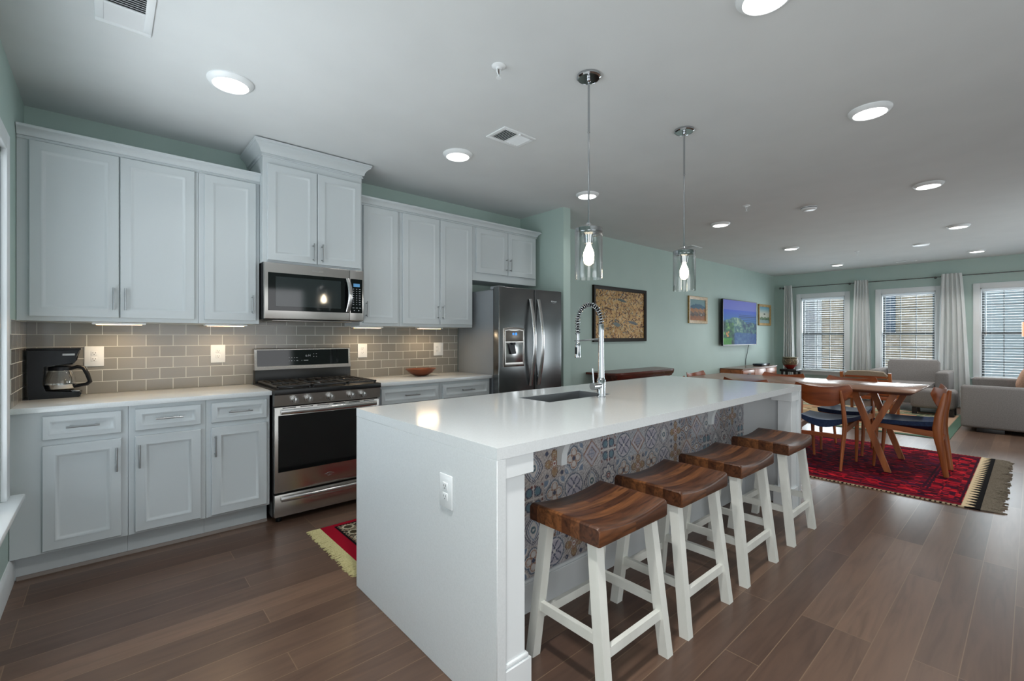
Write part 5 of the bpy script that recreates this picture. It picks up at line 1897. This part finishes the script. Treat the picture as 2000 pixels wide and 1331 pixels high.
def blob_art(U, V):
    rng = np.random.RandomState(21)
    W, H = U.max(), V.max()
    n1 = np.sin(U * 9 + 2 * np.sin(V * 7)) * np.sin(V * 11 + 2 * np.sin(U * 8))
    c = np.array([190, 154, 100], float) + np.outer(n1, np.array([16, 14, 14]))
    pal = [(66, 42, 26), (92, 58, 34), (128, 80, 44), (160, 108, 56), (206, 186, 150), (70, 40, 30), (104, 108, 100), (188, 150, 92)]
    for k in range(1150):
        x, y = rng.rand() * W, rng.rand() * H
        th = rng.rand() * PI
        L, w = rng.uniform(0.008, 0.032), rng.uniform(0.004, 0.009)
        cu_ = rng.uniform(-18, 18)
        du, dv = U - x, V - y
        p = du * math.cos(th) + dv * math.sin(th)
        q = -du * math.sin(th) + dv * math.cos(th) + cu_ * p * p
        mk = (np.abs(p) < L) & (np.abs(q) < w * (1 - (p / L) ** 2 * 0.7))
        c[mk] = pal[rng.randint(len(pal))]
    for (x, y, L, w, col) in ((0.62, 0.55, 0.13, 0.02, (86, 98, 96)), (0.90, 0.23, 0.14, 0.022, (96, 102, 106)), (0.5, 0.2, 0.10, 0.03, (108, 118, 116)), (0.3, 0.42, 0.11, 0.012, (84, 60, 40))):
        p, q = U - x, V - y + 0.15 * (U - x)
        c[(np.abs(p) < L) & (np.abs(q) < w * (1 - (p / L) ** 2))] = col
    return np.clip(c, 0, 255)


pa = thing('framed_art', 'large dark-framed tan picture of dense small figures right of the partition wall', 'picture', (5.58, YW, 1.6), group='pictures on the living room wall')
ax0, ax1, az0, az1 = 4.945, 6.225, 1.212, 1.988
frame_mesh(ax0, ax1, az0, az1, YW, 0.05, 0.035, M['dark_frame'], pa)
painted_grid('canvas', (ax0 + 0.045, YW - 0.012, az0 + 0.045), (1, 0, 0), (0, 0, 1), ax1 - ax0 - 0.09, az1 - az0 - 0.09, 300, 190, blob_art, M['painted'], pa)


def hill_art(U, V):
    u, v = U / U.max(), V / V.max()
    n = 0.03 * np.sin(u * 23 + v * 31) + 0.02 * np.sin(u * 57 - v * 41)
    c = np.zeros((len(U), 3))
    sky = np.array([104, 146, 160]) + np.outer(v, np.array([14, 4, -6]))
    c[:] = sky
    hill = v < 0.60 + 0.18 * np.cos((u - 0.5) * 2.6) + n * 0.4
    c[hill] = (62, 100, 124)
    c[v < 0.56 + n] = (168, 116, 74)
    c[v < 0.40 + n * 1.5] = (110, 92, 82)
    c[v < 0.30 + n] = (88, 74, 66)
    c[v < 0.22 + n] = (140, 88, 52)
    c[v < 0.09 + n] = (158, 98, 52)
    c[np.hypot(u - 0.72, (v - 0.27)) < 0.03] = (226, 220, 206)
    return c


pb = thing('framed_art', 'small gold-framed landscape with blue hill left of the television', 'picture', (7.88, YW, 1.76), group='pictures on the living room wall')
frame_mesh(7.555, 8.235, 1.518, 1.996, YW, 0.055, 0.03, M['gold'], pb)
painted_grid('canvas', (7.605, YW - 0.011, 1.568), (1, 0, 0), (0, 0, 1), 0.58, 0.378, 70, 46, hill_art, M['painted'], pb)


def lake_art(U, V):
    u, v = U / U.max(), V / V.max()
    n = 0.03 * np.sin(u * 19 + v * 27)
    c = np.array([190, 190, 176]) + np.outer(np.clip((v - 0.6) * 2.6, 0, 1), np.array([-100, -44, -6]))
    c[v < 0.36 + n] = (96, 116, 84)
    c[v < 0.26 + n] = (70, 92, 70)
    c[v < 0.20 + n * 0.4] = (128, 150, 148)
    c[(np.hypot((u - 0.5) / 2.2, v - 0.56) < 0.045)] = (62, 70, 60)
    return c.astype(float)


pc = thing('framed_art', 'small gold-framed lake scene between the television and the room corner', 'picture', (10.98, YW, 1.77), group='pictures on the living room wall')
frame_mesh(10.63, 11.31, 1.530, 1.996, YW, 0.055, 0.03, M['gold'], pc)
painted_grid('canvas', (10.68, YW - 0.011, 1.58), (1, 0, 0), (0, 0, 1), 0.58, 0.366, 60, 46, lake_art, M['painted'], pc)


def vnoise(u, v, fu, fv, seed):
    r = np.random.RandomState(seed).rand(64, 64)
    x, y = u * fu, v * fv
    i, j = np.floor(x).astype(int), np.floor(y).astype(int)
    fx, fy = x - i, y - j
    fx, fy = fx * fx * (3 - 2 * fx), fy * fy * (3 - 2 * fy)
    g = lambda a, b: r[a % 64, b % 64]
    return (g(i, j) * (1 - fx) + g(i + 1, j) * fx) * (1 - fy) + (g(i, j + 1) * (1 - fx) + g(i + 1, j + 1) * fx) * fy


def tv_picture(U, V):
    u, v = U / U.max(), V / V.max()
    n1, n2, n3 = vnoise(u, v, 7, 5, 1), vnoise(u, v, 22, 16, 2), vnoise(u, v, 48, 34, 3)
    mixn = 0.4 * n1 + 0.35 * n2 + 0.25 * n3
    c = np.array([88, 104, 180]) + np.outer(v - 0.5, np.array([30, 14, 10]))
    sea = v < 0.78
    t = np.clip((0.78 - v) / 0.25, 0, 1)[sea][:, None]
    c[sea] = np.array([62, 86, 186]) * (1 - t) + np.array([46, 104, 160]) * t
    bars = (v < 0.70) & (u > 0.45) & (np.sin(v * 150) > 0.55)
    c[bars] = c[bars] * 0.62
    shore = v < 0.56 - 0.16 * np.clip(u - 0.5, 0, 1) + 0.12 * (n1 - 0.5)
    pal = np.array([[22, 44, 74], [36, 70, 98], [58, 98, 106], [92, 132, 122], [140, 168, 144]], float)
    k = np.clip((mixn - 0.22) / 0.56 * 4, 0, 3.999)
    a = k.astype(int)
    col = pal[a] + (pal[a + 1] - pal[a]) * (k - a)[:, None]
    c[shore] = col[shore]
    gr = shore & (u < 0.30) & (v < 0.5)
    c[gr] = c[gr] * np.array([0.9, 1.0, 0.66])
    m1 = shore & (u < 0.24) & (v < 0.15)
    c[m1] = c[m1] * 0.4 + np.array([50, 104, 26])
    m1 = shore & (np.hypot((u - 0.13) * 1.6, v - 0.24) < 0.07) & (n3 > 0.4)
    c[m1] = (196, 134, 74)
    low = (v < 0.26 + 0.05 * (n1 - 0.5)) & (u > 0.32)
    c[low] = c[low] * 0.35 + np.array([34, 58, 104])
    return np.clip(c, 0, 255)


tv = thing('television', 'flat wall-mounted television showing a blue coastal scene above the credenza', 'television', (9.45, YW, 1.55))
tx0, tx1, tz0, tz1, ty = 8.72, 10.32, 1.110, 2.005, 3.87
MB().box(tx0, tx1, ty + 0.002, ty + 0.035, tz0, tz1, 0.004).build('housing', M['black_plastic'], tv)
m = MB()
for (a, b, c_, d) in ((tx0, tx1, tz0, tz0 + 0.02), (tx0, tx1, tz1 - 0.014, tz1), (tx0, tx0 + 0.014, tz0 + 0.02, tz1 - 0.014), (tx1 - 0.014, tx1, tz0 + 0.02, tz1 - 0.014)):
    m.box(a, b, ty - 0.004, ty + 0.002, c_, d)
m.build('bezel', M['black_plastic'], tv)
painted_grid('screen', (tx0 + 0.0135, ty, tz0 + 0.0195), (1, 0, 0), (0, 0, 1), tx1 - tx0 - 0.027, tz1 - tz0 - 0.033, 150, 90, tv_picture, M['screen'], tv)
MB().box(9.2, 9.84, ty + 0.035, YW, 1.40, 1.74).build('wall_bracket', M['black_matte'], tv)
m = MB().tube([(10.02, 3.90, 1.13), (10.03, 3.93, 1.05), (10.02, 3.945, 0.92), (9.97, 3.95, 0.80), (9.965, 3.95, 0.693)], 0.006, 8)
m.build('power_cord', M['black_plastic'], tv)

# ------------------------------------------------------------------ curtains
def curtain(label, yt0, yt1, yb0, yb1, seed):
    r = thing('curtain', label, 'curtain', (XF - 0.11, (yt0 + yt1) / 2, 0), group='white curtain panels')
    rng = random.Random(seed)
    ph = rng.uniform(0, 6)
    n, nz = 64, 22
    z0, z1 = 0.015, 2.43
    fr_, bk = [], []
    rings = []
    for k in range(nz + 1):
        s = k / nz
        z = z1 + (z0 - z1) * s
        y0 = yt0 + (yb0 - yt0) * s ** 0.8
        y1 = yt1 + (yb1 - yt1) * s ** 0.8
        front, back = [], []
        for i in range(n + 1):
            t = i / n
            y = y0 + (y1 - y0) * t
            amp = 0.016 + 0.022 * s
            x = XF - 0.118 + amp * math.sin(t * 2 * PI * 5 + ph + 0.4 * math.sin(3 * s)) + 0.3 * amp * math.sin(t * 2 * PI * 11 + 2 * ph)
            front.append((x - 0.0015, y, z))
            back.append((x + 0.0015, y, z))
        rings.append(front + back[::-1])
    MB().loft(rings).build('cloth', M['curtain'], r, angle=70)


curtain('white curtain panel in the far corner, left of the first far window', 3.565, 3.715, 3.50, 3.745, 1)
curtain('white curtain panel between the first and middle far windows', 2.190, 2.410, 2.115, 2.480, 2)
curtain('white curtain panel between the middle and right far windows', 0.840, 1.110, 0.720, 1.185, 3)
cr_ = thing('curtain_rod', 'thin grey curtain rod running above the far windows', 'curtain rod', (XF - 0.076, 1.8, 2.385))
MB().cyl((XF - 0.076, 3.80, 2.385), (XF - 0.076, -0.6, 2.385), 0.009, n=12).build('rod', M['steel_dark'], cr_)
t_ = MB().lathe([(0.010, -0.022), (0.020, -0.012), (0.024, 0), (0.020, 0.012), (0.010, 0.022)], (XF - 0.076, 3.815, 2.385), 14)
t_.build('finial', M['steel_dark'], cr_)
for yy_ in (3.77, 2.52, 1.20, -0.3):
    m = MB().cyl((XF - 0.076, yy_, 2.385), (XF - 0.002, yy_, 2.385), 0.006, n=8)
    m.cyl((XF - 0.006, yy_, 2.385), (XF - 0.001, yy_, 2.385), 0.022, n=14)
    m.build('wall_bracket', M['steel_dark'], cr_)
